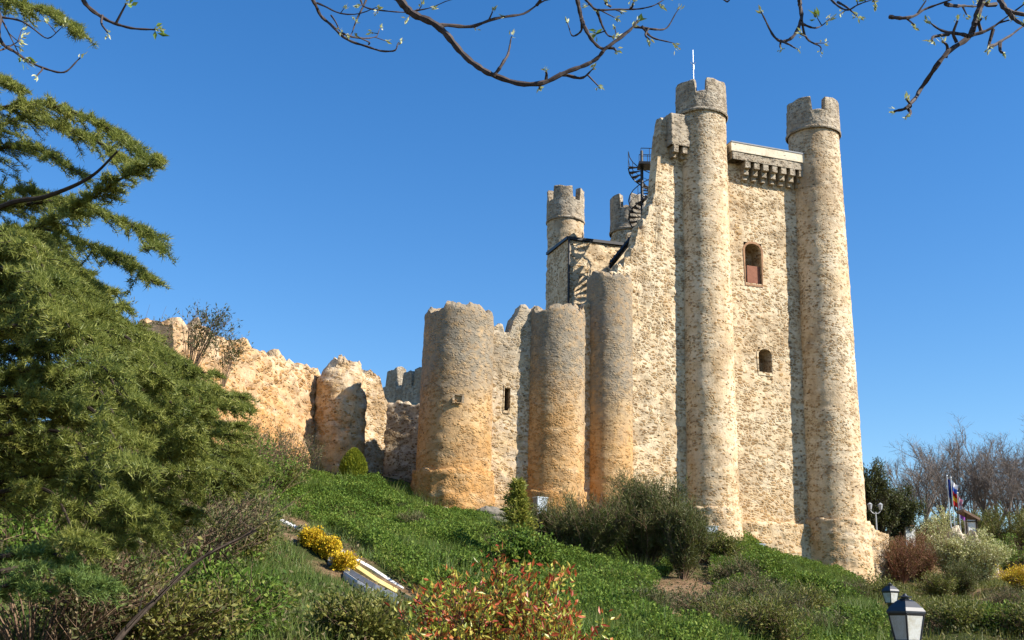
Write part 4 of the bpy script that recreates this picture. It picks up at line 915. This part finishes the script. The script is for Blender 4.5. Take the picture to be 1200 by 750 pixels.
for px, D, yt, src, lab, rz in [(1158, 86, 512, bt, 'bare tree right of the tallest one', 1.3), (1186, 84, 520, bt2, 'bare tree nearest the right edge', 2.2), (1108, 94, 520, bt, 'slender bare tree between the leftmost and tallest bare trees', 3.9), (1215, 88, 505, bt, 'bare tree cut by the right edge of the view', 5.0), (1143, 92, 530, bt2, 'low bare tree behind the little roofed hut', .8), (1070, 90, 540, bt, 'small bare tree half hidden by the dark evergreens', 2.9), (1172, 95, 518, bt2, 'bare tree second from the right edge, farther back', 3.4), (1198, 93, 528, bt, 'lower bare tree close to the right edge, behind the nearest one', .4)]:
    g = G(px, 640, D); hh = Hpx(g, yt); h0 = Hpx(base_t, 532) if src is bt else Hpx(G(1126, 640, 88), 506)
    dup(src, g, rz, lab, hh / h0)
def leafy_tree(label, base, H, Rr, seed, n=60):
    r_ = bush('evergreen_tree', label, 'tree', base, H, Rr, n, 34, 10, (.17, .07), M_DARKG, M_BARK, .55, .3, .4, flat=.35, seed=seed, cull=-.15, stem_r=.04, sig=.10, spread_mid=.5)
    q = MB(); q.tube([np.array(base) - [0, 0, .3], np.array(base) + [0, 0, H * .35]], [.14, .1], 7); q.build('trunk', M_BARK, r_); return r_
g = G(1030, 640, 74); leafy_tree('dark loose evergreen tree rising right behind the far right turret', g, Hpx(g, 533), 1.7, 9, 64)
g = G(1058, 640, 76); leafy_tree('lower dark evergreen tree right of the one behind the turret', g, Hpx(g, 560), 1.5, 10, 40)

# ------------------------------------------------------------------ small things
rk = thing('rock_face', 'pale rough rock face behind the feathery shrubs', 'rock', G(1130, 690, 66))
e0, e1 = at(1086, 690, 66)[:2], at(1172, 690, 65)[:2]; cols, nr, s = line(e0, e1, .2)
zz = profile_from([(1086, 640), (1092, 630), (1110, 632), (1130, 628), (1150, 640), (1172, 668)], e0, e1, s, .3, 3)
masonry('wall_face', mat_stone('pale_rock', (.56, .5, .40), (.38, .31, .22), (.5, .44, .34), (.5, .38, .22), ochre_amt=.3, plaster_cover=.6, sc=2.2), rk, cols, nr, gz(*e0) - 3, zz, 1.6, False, .16, .25, batter=.12, seed=5, rough_top=.4)
def cabinet(name, label, px, py, D, wpx, ypx, mat, rot=-.5):
    g = at(px, py, D); g[2] = min(g[2], gz(g[0], g[1])) if 0 else g[2]; sc_ = mpp(g); h = (py - ypx) * sc_; wd = wpx * sc_
    o = thing(name, label, 'cabinet', g); X_ = (math.cos(rot), math.sin(rot), 0); Y_ = (-math.sin(rot), math.cos(rot), 0)
    q = MB(); q.box(g + [0, .3, h * .5 - .4], wd, .35, h + .8, X_, Y_); q.build('body', M_GREY, o)
    f = np.array(Y_); q = MB(); q.box(g + [0, .3, h * .5] - f * .185, wd * .9, .02, h * .92, X_, Y_); d_ = q.build('door', mat, o)
    q = MB(); q.box(g + [0, .3, h * .5] - f * .21 + np.array(X_) * wd * .32, .04, .05, .12, X_, Y_); q.build('handle', M_IRON, d_)
    q = MB(); q.box(g + [0, .3, h + .02], wd * 1.1, .42, .05, X_, Y_); q.build('lid', M_PLATE, o)
cabinet('metal_cabinet', 'pale metal cabinet against the plinth of the middle broad tower', 633, 603, 50.2, 14, 583, M_PLATE, .5)
cabinet('metal_cabinet', 'small grey metal cabinet at the foot of the middle turret', 834, 630, 53.6, 16, 617, M_PLATE, .15)
cabinet('metal_cabinet', 'smallest grey metal cabinet before the footing of the front wall', 892, 650, 54.4, 11, 638, M_PLATE, .15)
bx = at(1161, 729, 40); o = thing('dark_box', 'dark box with a lit bluish side among shrubs on the lower right', 'box', bx)
q = MB(); sc_ = mpp(bx); q.box(bx + [0, 0, 6 * sc_ - .2], 16 * sc_, .5, 14 * sc_ + .4, (.8, .6, 0), (-.6, .8, 0)); q.build('body', M_IRON, o)
q = MB(); q.box(bx + [0, 0, 13.5 * sc_], 19 * sc_, .65, .05, (.8, .6, 0), (-.6, .8, 0)); q.build('lid', M_GREY, o)
# little roofed hut
hb = at(1138, 640, 68); o = thing('small_hut', 'little white walled hut with a brown sloping roof above the pale shrubs', 'hut', hb); sc_ = mpp(hb)
q = MB(); q.box(hb + [.05, 0, 10 * sc_], 9 * sc_, .6, 40 * sc_); q.build('wall', M_WHITE, o)
q = MB(); zt_ = 34 * sc_; q.add([hb + [-9 * sc_, -.5, zt_ + 8 * sc_], hb + [9.5 * sc_, -.5, zt_ - 2 * sc_], hb + [9.5 * sc_, .5, zt_ - 2 * sc_], hb + [-9 * sc_, .5, zt_ + 8 * sc_],
    hb + [-9 * sc_, -.5, zt_ + 5 * sc_], hb + [9.5 * sc_, -.5, zt_ - 5 * sc_], hb + [9.5 * sc_, .5, zt_ - 5 * sc_], hb + [-9 * sc_, .5, zt_ + 5 * sc_]],
    [(0, 1, 2, 3), (7, 6, 5, 4), (0, 4, 5, 1), (1, 5, 6, 2), (2, 6, 7, 3), (3, 7, 4, 0)]); q.build('roof', mat_plain('brown_roof', (.2, .13, .09), .9, 0, .3, 6), o)
q = MB()
for xx in (-6 * sc_, 6 * sc_): q.tube([hb + [xx, -.35, 0], hb + [xx, -.35, zt_ + (5 if xx < 0 else -1) * sc_]], .05, 5)
q.box(hb + [0, -.35, 28 * sc_], 13 * sc_, .06, .06); q.build('posts', M_BARK, o)
ww = at(1066, 627, 75.5); o = thing('white_wall', 'short white wall end showing between evergreen and bare trees', 'wall', ww)
q = MB(); q.box(ww + [0, 0, -.2], 11 * mpp(ww), .4, 1.5); q.build('wall_face', M_WHITE, o); q = MB(); q.box(ww + [0, 0, .6], 12 * mpp(ww), .5, .08); q.build('coping', M_BRICK, o)
# flags
def flag(label, px, y0, y1, ypole, D, bands, wpx, seed):
    g = at(px, 648, D); t = at(px, ypole, D); o = thing('flagpole', label, 'flag', g, 'flags beyond the keep'); ztop = t[2]
    q = MB(); q.tube([g - [0, 0, 1], (g[0], g[1], ztop)], [.05, .03], 6); q.build('pole', M_STEEL, o)
    q = MB(); q.tube([(g[0], g[1], ztop), (g[0], g[1], ztop + .08)], [.06, .02], 6); q.build('finial', M_STEEL, o)
    rng = np.random.default_rng(seed); za = at(px, y0, D)[2]; zb = at(px, y1, D)[2]; wd = wpx * mpp(g); nn = len(bands)
    par = None
    for bi, (mname, col) in enumerate(bands):
        v = np.linspace(bi / nn, (bi + 1) / nn, 5); u = np.linspace(0, 1, 12); Uu, Vv = np.meshgrid(u, v)
        Pz = za + (zb - za) * Vv - Uu * .18 * (za - zb) * 1; Px = g[0] + .04 + wd * (Uu * (.75 + .25 * np.sin(Vv * 7 + seed))) + .3 * wd * Vv * Uu
        Py = g[1] + .10 * np.sin(Uu * 9 + Vv * 3 + seed) * (.4 + Uu)
        q = MB(); i = (np.arange(4)[:, None] * 12 + np.arange(11)[None]).ravel(); q.addq(np.stack([Px, Py, Pz], -1), np.stack([i, i + 1, i + 13, i + 12], -1))
        ob = q.build('flag_cloth' if par is None else 'stripe', mat_plain(mname, col, .8, 0, .1, 2, .1), o if par is None else par, True)
        if par is None: par = ob
flag('dark blue flag hanging limp, leftmost of the flags', 1117, 561, 583, 558, 78, [('flag_blue', (.02, .04, .22))], 5, 1)
flag('flag hanging limp with white, blue, yellow and red bands, middle of the flags', 1121.5, 564, 592, 560, 77, [('flag_white', (.7, .7, .72)), ('flag_lightblue', (.06, .14, .5)), ('flag_red', (.55, .03, .03)), ('flag_yellow', (.8, .5, .03)), ('flag_red2', (.55, .03, .03))], 7, 2)
flag('pink and purple flag hanging lowest, rightmost of the flags', 1128, 582, 607, 578, 76, [('flag_pink', (.6, .3, .38)), ('flag_white2', (.7, .66, .7)), ('flag_purple', (.28, .08, .36))], 6, 3)
# twin street lamp beside the turret
tb = at(1028, 630, 68); o = thing('street_lamp', 'white twin-headed street lamp right of the far right turret', 'lamp', tb); zt_ = at(1028, 600, 68)[2]
q = MB(); q.tube([tb - [0, 0, 2], (tb[0], tb[1], zt_)], [.06, .04], 7); q.build('pole', M_LGREY, o)
q = MB(); q.tube(catmull([(tb[0] - .32, tb[1], zt_ + .1), (tb[0] - .15, tb[1], zt_ - .08), (tb[0] + .15, tb[1], zt_ - .08), (tb[0] + .32, tb[1], zt_ + .1)], 4), .03, 6); q.build('arm', M_LGREY, o)
for sx in (-.32, .32):
    c0 = np.array([tb[0] + sx, tb[1], zt_ + .1]); q = MB(); q.tube([c0, c0 + [0, 0, .05], c0 + [0, 0, .30], c0 + [0, 0, .34], c0 + [0, 0, .46]], [.05, .09, .14, .17, .03], 8); q.build('lamp_head', M_LGREY, o)

# lantern street lamps
def mat_pane(name, col):
    t = NT(name); P = t.n('ShaderNodeNewGeometry').outputs['Position']
    nz = t.ramp(t.math('ADD', t.math('MULTIPLY', t.noise(P, 55, 5, .7), .5), t.math('MULTIPLY', t.noise(P, 9, 4, .6), .5)), [(.36, 0.0), (.58, 1.0)]); t.l(t.mix(nz, (.50, .46, .36), col), t.b.inputs['Base Color']); t.b.inputs['Roughness'].default_value = .35
    tr = t.n('ShaderNodeBsdfTranslucent'); tr.inputs['Color'].default_value = (*col, 1); mx = t.n('ShaderNodeMixShader'); mx.inputs[0].default_value = .35
    t.l(t.b.outputs[0], mx.inputs[1]); t.l(tr.outputs[0], mx.inputs[2]); t.l(mx.outputs[0], t.out.inputs[0]); return t.m
M_PANE = mat_pane('frosted_pane', (.74, .76, .74))
def lantern(label, px_l, px_c, px_r, y_eave, y_glass, y_top, D, group='lantern lamps by the path'):
    c = at((px_l + px_r) / 2, y_eave, D); sc_ = mpp(c); half = (px_r - px_l) / 2 * sc_ / math.cos(R(7)) ; g0 = gz(c[0], c[1]); o = thing('lantern_lamp', label, 'street lamp', (c[0], c[1], g0), group)
    rot = R(-109); hg = (y_glass - y_eave) * sc_ * 1.02; hr_ = (y_eave - y_top) * sc_; ze = c[2]
    def sq(r, z, k): a = rot + k * math.pi / 2; return np.array([c[0] + r * math.cos(a), c[1] + r * math.sin(a), z])
    rT, rB = half * .90, half * .62
    for k in range(4):
        q = MB(); a, b_, c_, d_ = sq(rB, ze - hg, k), sq(rB, ze - hg, k + 1), sq(rT, ze - .01, k + 1), sq(rT, ze - .01, k); n_ = np.cross(b_ - a, d_ - a); n_ /= np.linalg.norm(n_)
        q.add([a, b_, c_, d_, a - n_ * .006, b_ - n_ * .006, c_ - n_ * .006, d_ - n_ * .006], [(0, 1, 2, 3), (7, 6, 5, 4), (0, 4, 5, 1), (1, 5, 6, 2), (2, 6, 7, 3), (3, 7, 4, 0)]); q.build('glass_pane', M_PANE, o)
    q = MB(); br = half * .055
    for k in range(4):
        q.tube([sq(rB, ze - hg - .01, k), sq(rT, ze, k)], br, 4); q.tube([sq(rB, ze - hg, k), sq(rB, ze - hg, k + 1)], br, 4); q.tube([sq(rT, ze - .012, k), sq(rT, ze - .012, k + 1)], br, 4)
    q.build('frame', M_LAMP, o)
    q = MB(); V = []
    prof = [(half * .88, -.03), (half, -.0), (half * 1.0, .02), (half * .86, .05 + hr_ * .05), (half * .50, hr_ * .62), (half * .30, hr_ * .72), (half * .28, hr_ * .76)]
    for r_, z in prof: V += [sq(r_, ze + z, k) for k in range(4)]
    fs = [(j * 4 + k, j * 4 + (k + 1) % 4, (j + 1) * 4 + (k + 1) % 4, (j + 1) * 4 + k) for j in range(len(prof) - 1) for k in range(4)] + [(3, 2, 1, 0), tuple((len(prof) - 1) * 4 + k for k in range(4))]
    q.add(V, fs); rf = q.build('roof', M_LAMP, o)
    q = MB(); z0 = ze + hr_ * .74; q.tube([(c[0], c[1], z0), (c[0], c[1], z0 + hr_ * .08), (c[0], c[1], z0 + hr_ * .09), (c[0], c[1], z0 + hr_ * .14), (c[0], c[1], z0 + hr_ * .17), (c[0], c[1], z0 + hr_ * .30)], [half * .2, half * .2, half * .36, half * .36, half * .15, half * .05], 10); q.build('finial', M_LAMP, rf)
    q = MB(); zb = ze - hg; q.tube([(c[0], c[1], g0 - .2), (c[0], c[1], g0 + .5), (c[0], c[1], g0 + .52), (c[0], c[1], zb - .25), (c[0], c[1], zb - .2), (c[0], c[1], zb - .02)], [.09, .08, .05, .04, .06, rB * .75], 10); q.build('post', M_LAMP, o)
    q = MB(); q.tube([(c[0], c[1], zb), (c[0], c[1], zb + hg * .55)], [.03, .045], 8); q.build('bulb', M_WHITE, o)
lantern('nearer and larger black lantern lamp with frosted panes at the bottom right', 1040, 1063, 1083.5, 718.5, 749, 697, 13)
lantern('farther and smaller black lantern lamp seen above the larger lantern', 1033.5, 1046, 1053.5, 693.5, 706, 683.5, 29)

# boulders at the foot of the wall
def boulder(label, px, py, D, r, seed):
    g = at(px, py, D); fallen = seed >= 20
    if fallen: g[2] = gz(g[0], g[1]) + r * .55
    o = MB(); nu, nv = 18, 10; th = np.linspace(0, 2 * math.pi, nu, endpoint=False); ph = np.linspace(.05, math.pi - .05, nv)
    T, Pp = np.meshgrid(th, ph); V = np.stack([np.cos(T) * np.sin(Pp) * 1.4, np.sin(T) * np.sin(Pp), np.cos(Pp) * .75], -1); V = V * (1 + .28 * fbm(V + seed, 1.1, 3, seed))[..., None] * r + g
    i = (np.arange(nv - 1)[:, None] * nu); j = np.arange(nu)[None]; j2 = (j + 1) % nu
    o.addq(V, np.stack([i + j, i + j2, i + nu + j2, i + nu + j], -1).reshape(-1, 4)); tag(o.build('fallen_stone' if fallen else 'boulder', M_RUBBLE if fallen else M_ROCK, None, False, g), label, 'rock', 'stones fallen from the castle' if fallen else 'boulders under the castle wall')
boulder('grey boulder at the foot of the wall just right of the widest tower', 572, 602, 48.8, .50, 2)
boulder('small grey boulder below the short round tower, beside the clipped cypress', 366, 562, 48.5, .34, 5)
boulder('grey boulder in the bank left of the young conifer', 586, 611, 47.5, .30, 8)
for i, (px, py, D, r_) in enumerate([(500, 596, 48.6, .16), (522, 601, 48.4, .22), (548, 606, 48.2, .15), (604, 612, 48.5, .2), (842, 640, 52.8, .2), (868, 650, 53, .15), (930, 672, 53.5, .2), (955, 690, 53.2, .24), (1012, 712, 53, .2), (800, 712, 31, .13), (826, 722, 29, .1), (790, 728, 28, .12)]):
    boulder('loose pale brown stone fallen on the bank below the castle', px, py, D, r_, 20 + i)
# ------------------------------------------------------------------ cedar
NEED = []
def cedar_bough(trunk_pt, pts, D0, D1, seed, width=.48, dens=1.0, mat=None, stem=.03):
    rng = np.random.default_rng(seed); n = len(pts)
    P3 = [at(px, py, D0 + (D1 - D0) * i / (n - 1)) for i, (px, py) in enumerate(pts)]
    if trunk_pt is not None: P3 = [trunk_pt] + P3
    C_ = catmull(P3, 12); seg = np.linalg.norm(np.diff(C_, axis=0), axis=1); L = np.concatenate([[0], np.cumsum(seg)]); tot = L[-1]
    q = MB(); q.tube(C_, stem * np.linspace(1.0, .15, len(C_)), 6, False)
    start = 0.0 if trunk_pt is None else min(1.2, tot * .25)
    nb = int((tot - start) / .030 * dens); s = np.sort(rng.uniform(start, tot, nb)); B0 = np.stack([np.interp(s, L, C_[:, k]) for k in range(3)], -1)
    T = np.stack([np.interp(s, L, np.gradient(C_[:, k], L)) for k in range(3)], -1); T /= np.linalg.norm(T, axis=1)[:, None]
    side = np.cross(T, [0, 0, 1.0]); side /= np.linalg.norm(side, axis=1)[:, None] + 1e-9; sg = rng.choice([-1, 1], nb)[:, None]
    fr = (s - start) / (tot - start); ln = width * (1.05 - .66 * fr) * rng.uniform(.3, 1.25, nb)
    d = T * rng.uniform(.4, 1.0, (nb, 1)) + side * sg * rng.uniform(.35, 1.0, (nb, 1)) + np.array([0, 0, .02]) + rng.normal(size=(nb, 3)) * .24; d /= np.linalg.norm(d, axis=1)[:, None]
    drp = rng.uniform(.12, .42, nb)
    nk = 12; u = np.linspace(.08, 1, nk)[None]
    Q = B0[:, None] + d[:, None] * (ln[:, None] * u)[..., None]; Q[..., 2] -= (drp * ln)[:, None] * u ** 2
    E = Q[:, -1]; M_ = Q[:, nk // 2]
    q.twigs(np.concatenate([B0, M_]), np.concatenate([M_, E]), .006, .003)
    nn = 10; base = Q[:, :, None] + rng.normal(size=(nb, nk, nn, 3)) * .012
    nd = d[:, None, None] * .55 + rng.normal(size=base.shape) * .6 + np.array([0, 0, .28])
    return q, base.reshape(-1, 3), nd.reshape(-1, 3)
tb = at(-170, 520, 12.0); tb[2] = gz(tb[0], tb[1])
ced = thing('cedar_tree', 'large cedar with drooping needle boughs filling the left side of the view', 'cedar', tb)
q = MB(); tz = at(-130, 20, 12)[2]
tr = catmull([tb - [0, 0, .4], tb + [.02, 0, 2], (tb[0] + .03, tb[1], tb[2] + 5), (tb[0] + .05, tb[1], tz + 1.5)], 8); q.tube(tr, np.linspace(.30, .07, len(tr)), 10); q.build('trunk', M_BARK, ced)
def tr_at(z): return np.array([np.interp(z, tr[:, 2], tr[:, k]) for k in range(3)])
B = [([(-30, -16), (20, 4), (60, 14), (95, 40)], 10.5, 9.5, .34, 1), ([(-25, 84), (0, 92), (22, 103)], 11, 10.6, .3, 1),
     ([(-40, 135), (30, 122), (75, 128), (130, 152), (172, 184)], 11.5, 10.2, .40, 1), ([(-40, 160), (30, 138), (85, 152), (140, 182), (160, 205)], 12.0, 11.0, .42, 1),
     ([(-40, 190), (10, 172), (50, 178), (95, 205)], 11.5, 10.6, .4, .9), ([(-30, 305), (40, 268), (95, 240), (145, 208), (188, 188)], 10.6, 9.6, .36, 1.1),
     ([(-30, 248), (60, 236), (120, 250), (165, 270), (190, 294)], 11.6, 10.2, .36, .9), ([(-30, 275), (50, 268), (110, 290), (150, 308), (180, 330)], 11.8, 10.4, .40, .9),
     ([(-30, 240), (20, 222), (60, 232), (85, 250)], 12.2, 11.5, .42, .8)]
env = [(325, 105), (342, 135), (358, 150), (378, 140), (395, 165), (412, 200), (428, 235), (440, 262), (455, 282), (468, 296), (482, 292), (498, 280), (512, 285), (527, 305), (548, 300), (540, 300), (552, 338), (565, 305), (580, 245), (598, 250), (612, 235), (632, 190)]
for i, (y, xe) in enumerate(env):
    for kk in range(2 if i % 3 else 3):
        dy = RNG.uniform(-14, 14); D0 = 12.8 - kk * 1.5 + RNG.uniform(-.5, .5); fx = (1.0, .80, .58)[kk] * RNG.uniform(.90, 1.03); y0 = y - 22 - .14 * xe + dy
        sag = RNG.uniform(-8, 12)
        B.append(([(-40, y0 - 2), (xe * .25 * fx, y0 - 10 + sag * .4), (xe * .62 * fx, y0 + 2 + sag), (xe * .86 * fx, y - 6 + dy * .5), (xe * fx, y + dy * .3 + (0, 6, 10)[kk])], D0, D0 - 1.2 - .7 * (xe / 300), RNG.uniform(.40, .60), RNG.uniform(.50, .75)))
B += [([(-40, 655), (40, 646), (90, 660), (130, 688)], 9, 8.4, .36, 1), ([(-40, 672), (30, 664), (70, 672), (118, 688)], 8.6, 8.0, .34, .9), ([(-40, 690), (20, 684), (60, 694)], 8.6, 8.1, .3, .9), ([(-40, 350), (30, 330), (70, 322), (110, 335)], 12.2, 11.0, .5, 1), ([(-40, 322), (20, 310), (55, 318)], 11.4, 10.8, .4, 1)]
fol = {0: [], 1: []}
for i, (pts, D0, D1, wd, dn) in enumerate(B):
    z_in = at(*pts[0], D0)[2]; tp = tr_at(min(z_in + .2, tr[-1, 2] - .05))
    q, nb_, nd_ = cedar_bough(tp, pts, D0, D1, 300 + i, wd * 1.05, dn * 1.15)
    lb = q.build('bough', M_BARK, ced)
    mm = MB(); n = len(nb_); mm.blades(nb_, nd_, RNG.uniform(.04, .08, n), RNG.uniform(.006, .011, n)); mm.build('needles', M_CEDARB if pts[0][1] > 640 else M_CEDAR, lb)
q = MB(); pts = catmull([tr_at(at(-20, 262, 10)[2]), at(-10, 248, 10), at(55, 230, 9.4), at(105, 208, 9.0), at(138, 177, 8.8)], 8); q.tube(pts, np.linspace(.032, .009, len(pts)), 6); q.build('bare_bough', M_BARK, ced)

# ------------------------------------------------------------------ budding branches overhead
bt_ = thing('budding_tree', 'budding tree overhead whose dark bare branches hang along the top of the view', 'tree', (1.4, -3.2, gz(1.4, -3.2)))
g0 = np.array(bt_.location); fork = g0 + np.array([0, .3, 4.6])
q = MB(); tk = catmull([g0 - [0, 0, .3], g0 + [.05, 0, 2.2], fork, fork + [-.2, .4, 2.2], fork + [-.2, .8, 4.0]], 8); q.tube(tk, np.linspace(.2, .05, len(tk)), 12); q.build('trunk', M_BARKG, bt_)
BR = [(4.2, .020, [[(95, -30), (98, 0), (120, 18), (150, 33), (181, 35)]], [[(120, 18), (126, 38)], [(136, 27), (148, 4)]]),
      (4.6, .016, [[(-10, -20), (0, 20), (3, 48), (20, 62), (50, 80), (75, 87), (95, 68)], [(0, 20), (12, 40), (26, 66)], [(0, 20), (30, 28), (55, 46), (76, 33)], [(-8, 62), (12, 55), (30, 44)]], [[(50, 80), (42, 90)], [(20, 62), (32, 70)]]),
      (4.8, .016, [[(350, -30), (365, 0), (378, 22), (400, 40), (430, 52), (462, 60), (470, 52)], [(415, -25), (421, 0), (430, 9), (460, 12), (490, 11), (540, -2)], [(370, 4), (400, 17), (443, 9)], [(430, -4), (416, 28), (408, 42)], [(400, 39), (420, 43), (438, 43), (448, 35)]], [[(388, 18), (398, 36)], [(490, 11), (478, 22)], [(432, 52), (420, 44)]]),
      (4.3, .026, [[(450, -35), (471, 0), (486, 17), (512, 30), (534, 52), (560, 76), (582, 91), (629, 97), (668, 85), (698, 71), (711, 56), (735, 37), (748, 26)], [(512, 30), (551, 29), (594, 19), (629, 6), (655, -3)], [(579, 90), (590, 75), (599, 56), (601, 42)], [(655, 89), (681, 93), (696, 81)]], [[(629, 97), (632, 103)], [(711, 56), (722, 60)], [(640, 94), (640, 84)], [(629, 6), (632, -6)]]),
      (4.5, .020, [[(672, -30), (677, 0), (681, 22), (690, 43), (703, 56), (716, 52), (742, 32)], [(677, -10), (690, 6), (703, 13), (738, 11), (759, 9), (783, -3)], [(681, 22), (679, 36), (671, 41), (664, 27)], [(699, 14), (704, 30), (712, 42), (723, 41)], [(742, 32), (765, 34), (781, 30), (797, 13)], [(752, 32), (766, 44), (791, 51)]], [[(738, 11), (742, 3)], [(760, 33), (761, 46)], [(716, 8), (712, 3)]]),
      (4.4, .018, [[(934, -30), (937, 0), (940, 22), (929, 41), (915, 47), (903, 32), (893, 15)], [(915, 47), (924, 53), (935, 57)], [(940, 22), (945, 44), (959, 52), (962, 60)], [(941, 27), (955, 31), (970, 23)], [(965, -10), (975, 2), (992, 12), (1005, 6), (1024, -2)], [(982, 0), (995, 10), (1006, 20)], [(842, -8), (850, 4), (858, -4)]], [[(915, 47), (916, 57)], [(945, 44), (938, 40)]]),
      (4.0, .026, [[(1158, -30), (1152, 0), (1143, 25), (1130, 47), (1102, 73), (1080, 104), (1064, 127), (1048, 133)], [(1042, 17), (1061, 21), (1089, 10), (1121, -3)], [(1110, 4), (1130, 7), (1148, 9)], [(1130, 45), (1156, 36), (1182, 17)], [(1130, 44), (1105, 38), (1089, 26)], [(1156, 57), (1178, 47), (1208, 24)]], [[(1121, 50), (1122, 24)], [(1108, 68), (1104, 48)], [(1164, 34), (1160, 56)], [(1150, 38), (1150, 22)], [(1112, 40), (1092, 48)], [(1064, 127), (1062, 137)], [(1064, 127), (1062, 116)], [(1172, 50), (1176, 62)]]),
      (3.9, .034, [[(1165, -40), (1171, -5), (1181, 12), (1210, 20)], [(1181, 12), (1192, 26), (1212, 34)]], [[(1167, 5), (1158, 2)]])]
roots = []
for bi, (D, r0, lines, spurs) in enumerate(BR):
    q = MB(); tips = []
    for li, ln_ in enumerate(lines):
        dd = RNG.uniform(-.25, .25) if li else 0
        P3 = [at(px, py, D + dd * i / max(1, len(ln_) - 1) + RNG.normal() * .02) for i, (px, py) in enumerate(ln_)]
        if li == 0:
            k = len(tk) // 2 + 2 + (bi * 3) % 6; s0 = tk[min(k, len(tk) - 1)]; m0 = P3[0] + (P3[0] - P3[1]) * .4 + np.array([0, .15, .6]); m1 = s0 * .4 + m0 * .6 + np.array([0, 0, .5]); P3 = [s0, m1, m0] + P3
        Cc = catmull(P3, 6); wob = np.stack([vnoise(Cc, 9, 3), vnoise(Cc, 9, 4), vnoise(Cc, 9, 5)], -1) * .012; Cc = Cc + wob
        ra = r0 * (1 if li == 0 else .55); rads = np.linspace(ra * (1.35 if li == 0 else 1), ra * .30, len(Cc)) * (1 + .16 * np.sin(np.arange(len(Cc)) * 2.1)); q.tube(Cc, rads * .62, 6); tips.append((Cc[-1], Cc[-1] - Cc[-2]))
        for e in range(0, len(Cc), 3):
            if li and e > 3 and RNG.random() < .45:
                dv = (Cc[e] - Cc[e - 1]); dv /= np.linalg.norm(dv) + 1e-9; dv = dv * .6 + RNG.normal(size=3) * .6; E = Cc[e] + dv * RNG.uniform(.02, .07); q.tube([Cc[e], E], [ra * .3, ra * .2], 5); tips.append((E, dv))
    for sp in spurs:
        A_, B_ = at(*sp[0], D), at(*sp[1], D - .05); q.tube(catmull([A_, (A_ + B_) / 2 + RNG.normal(size=3) * .012, B_], 4), np.linspace(r0 * .3, r0 * .18, 9), 5); tips.append((B_, B_ - A_))
    lb = q.build('branch', M_TWIG, bt_)
    for T_, dv in tips:
        q1 = MB(); q2 = MB()
        dv = np.asarray(dv); dv = dv / (np.linalg.norm(dv) + 1e-9); n = 6
        q1.leaves(T_ + RNG.normal(size=(n, 3)) * .006, dv + RNG.normal(size=(n, 3)) * .4 + [0, 0, .15], RNG.uniform(.018, .036, n), .011)
        if RNG.random() < .13: q2.leaves(T_ + RNG.normal(size=(4, 3)) * .01, dv + RNG.normal(size=(4, 3)) * .6, RNG.uniform(.03, .055, 4), .018)
        q1.build('bud', M_BUD, lb)
        if q2.n: q2.build('leaf_cluster', M_BUDL, lb)
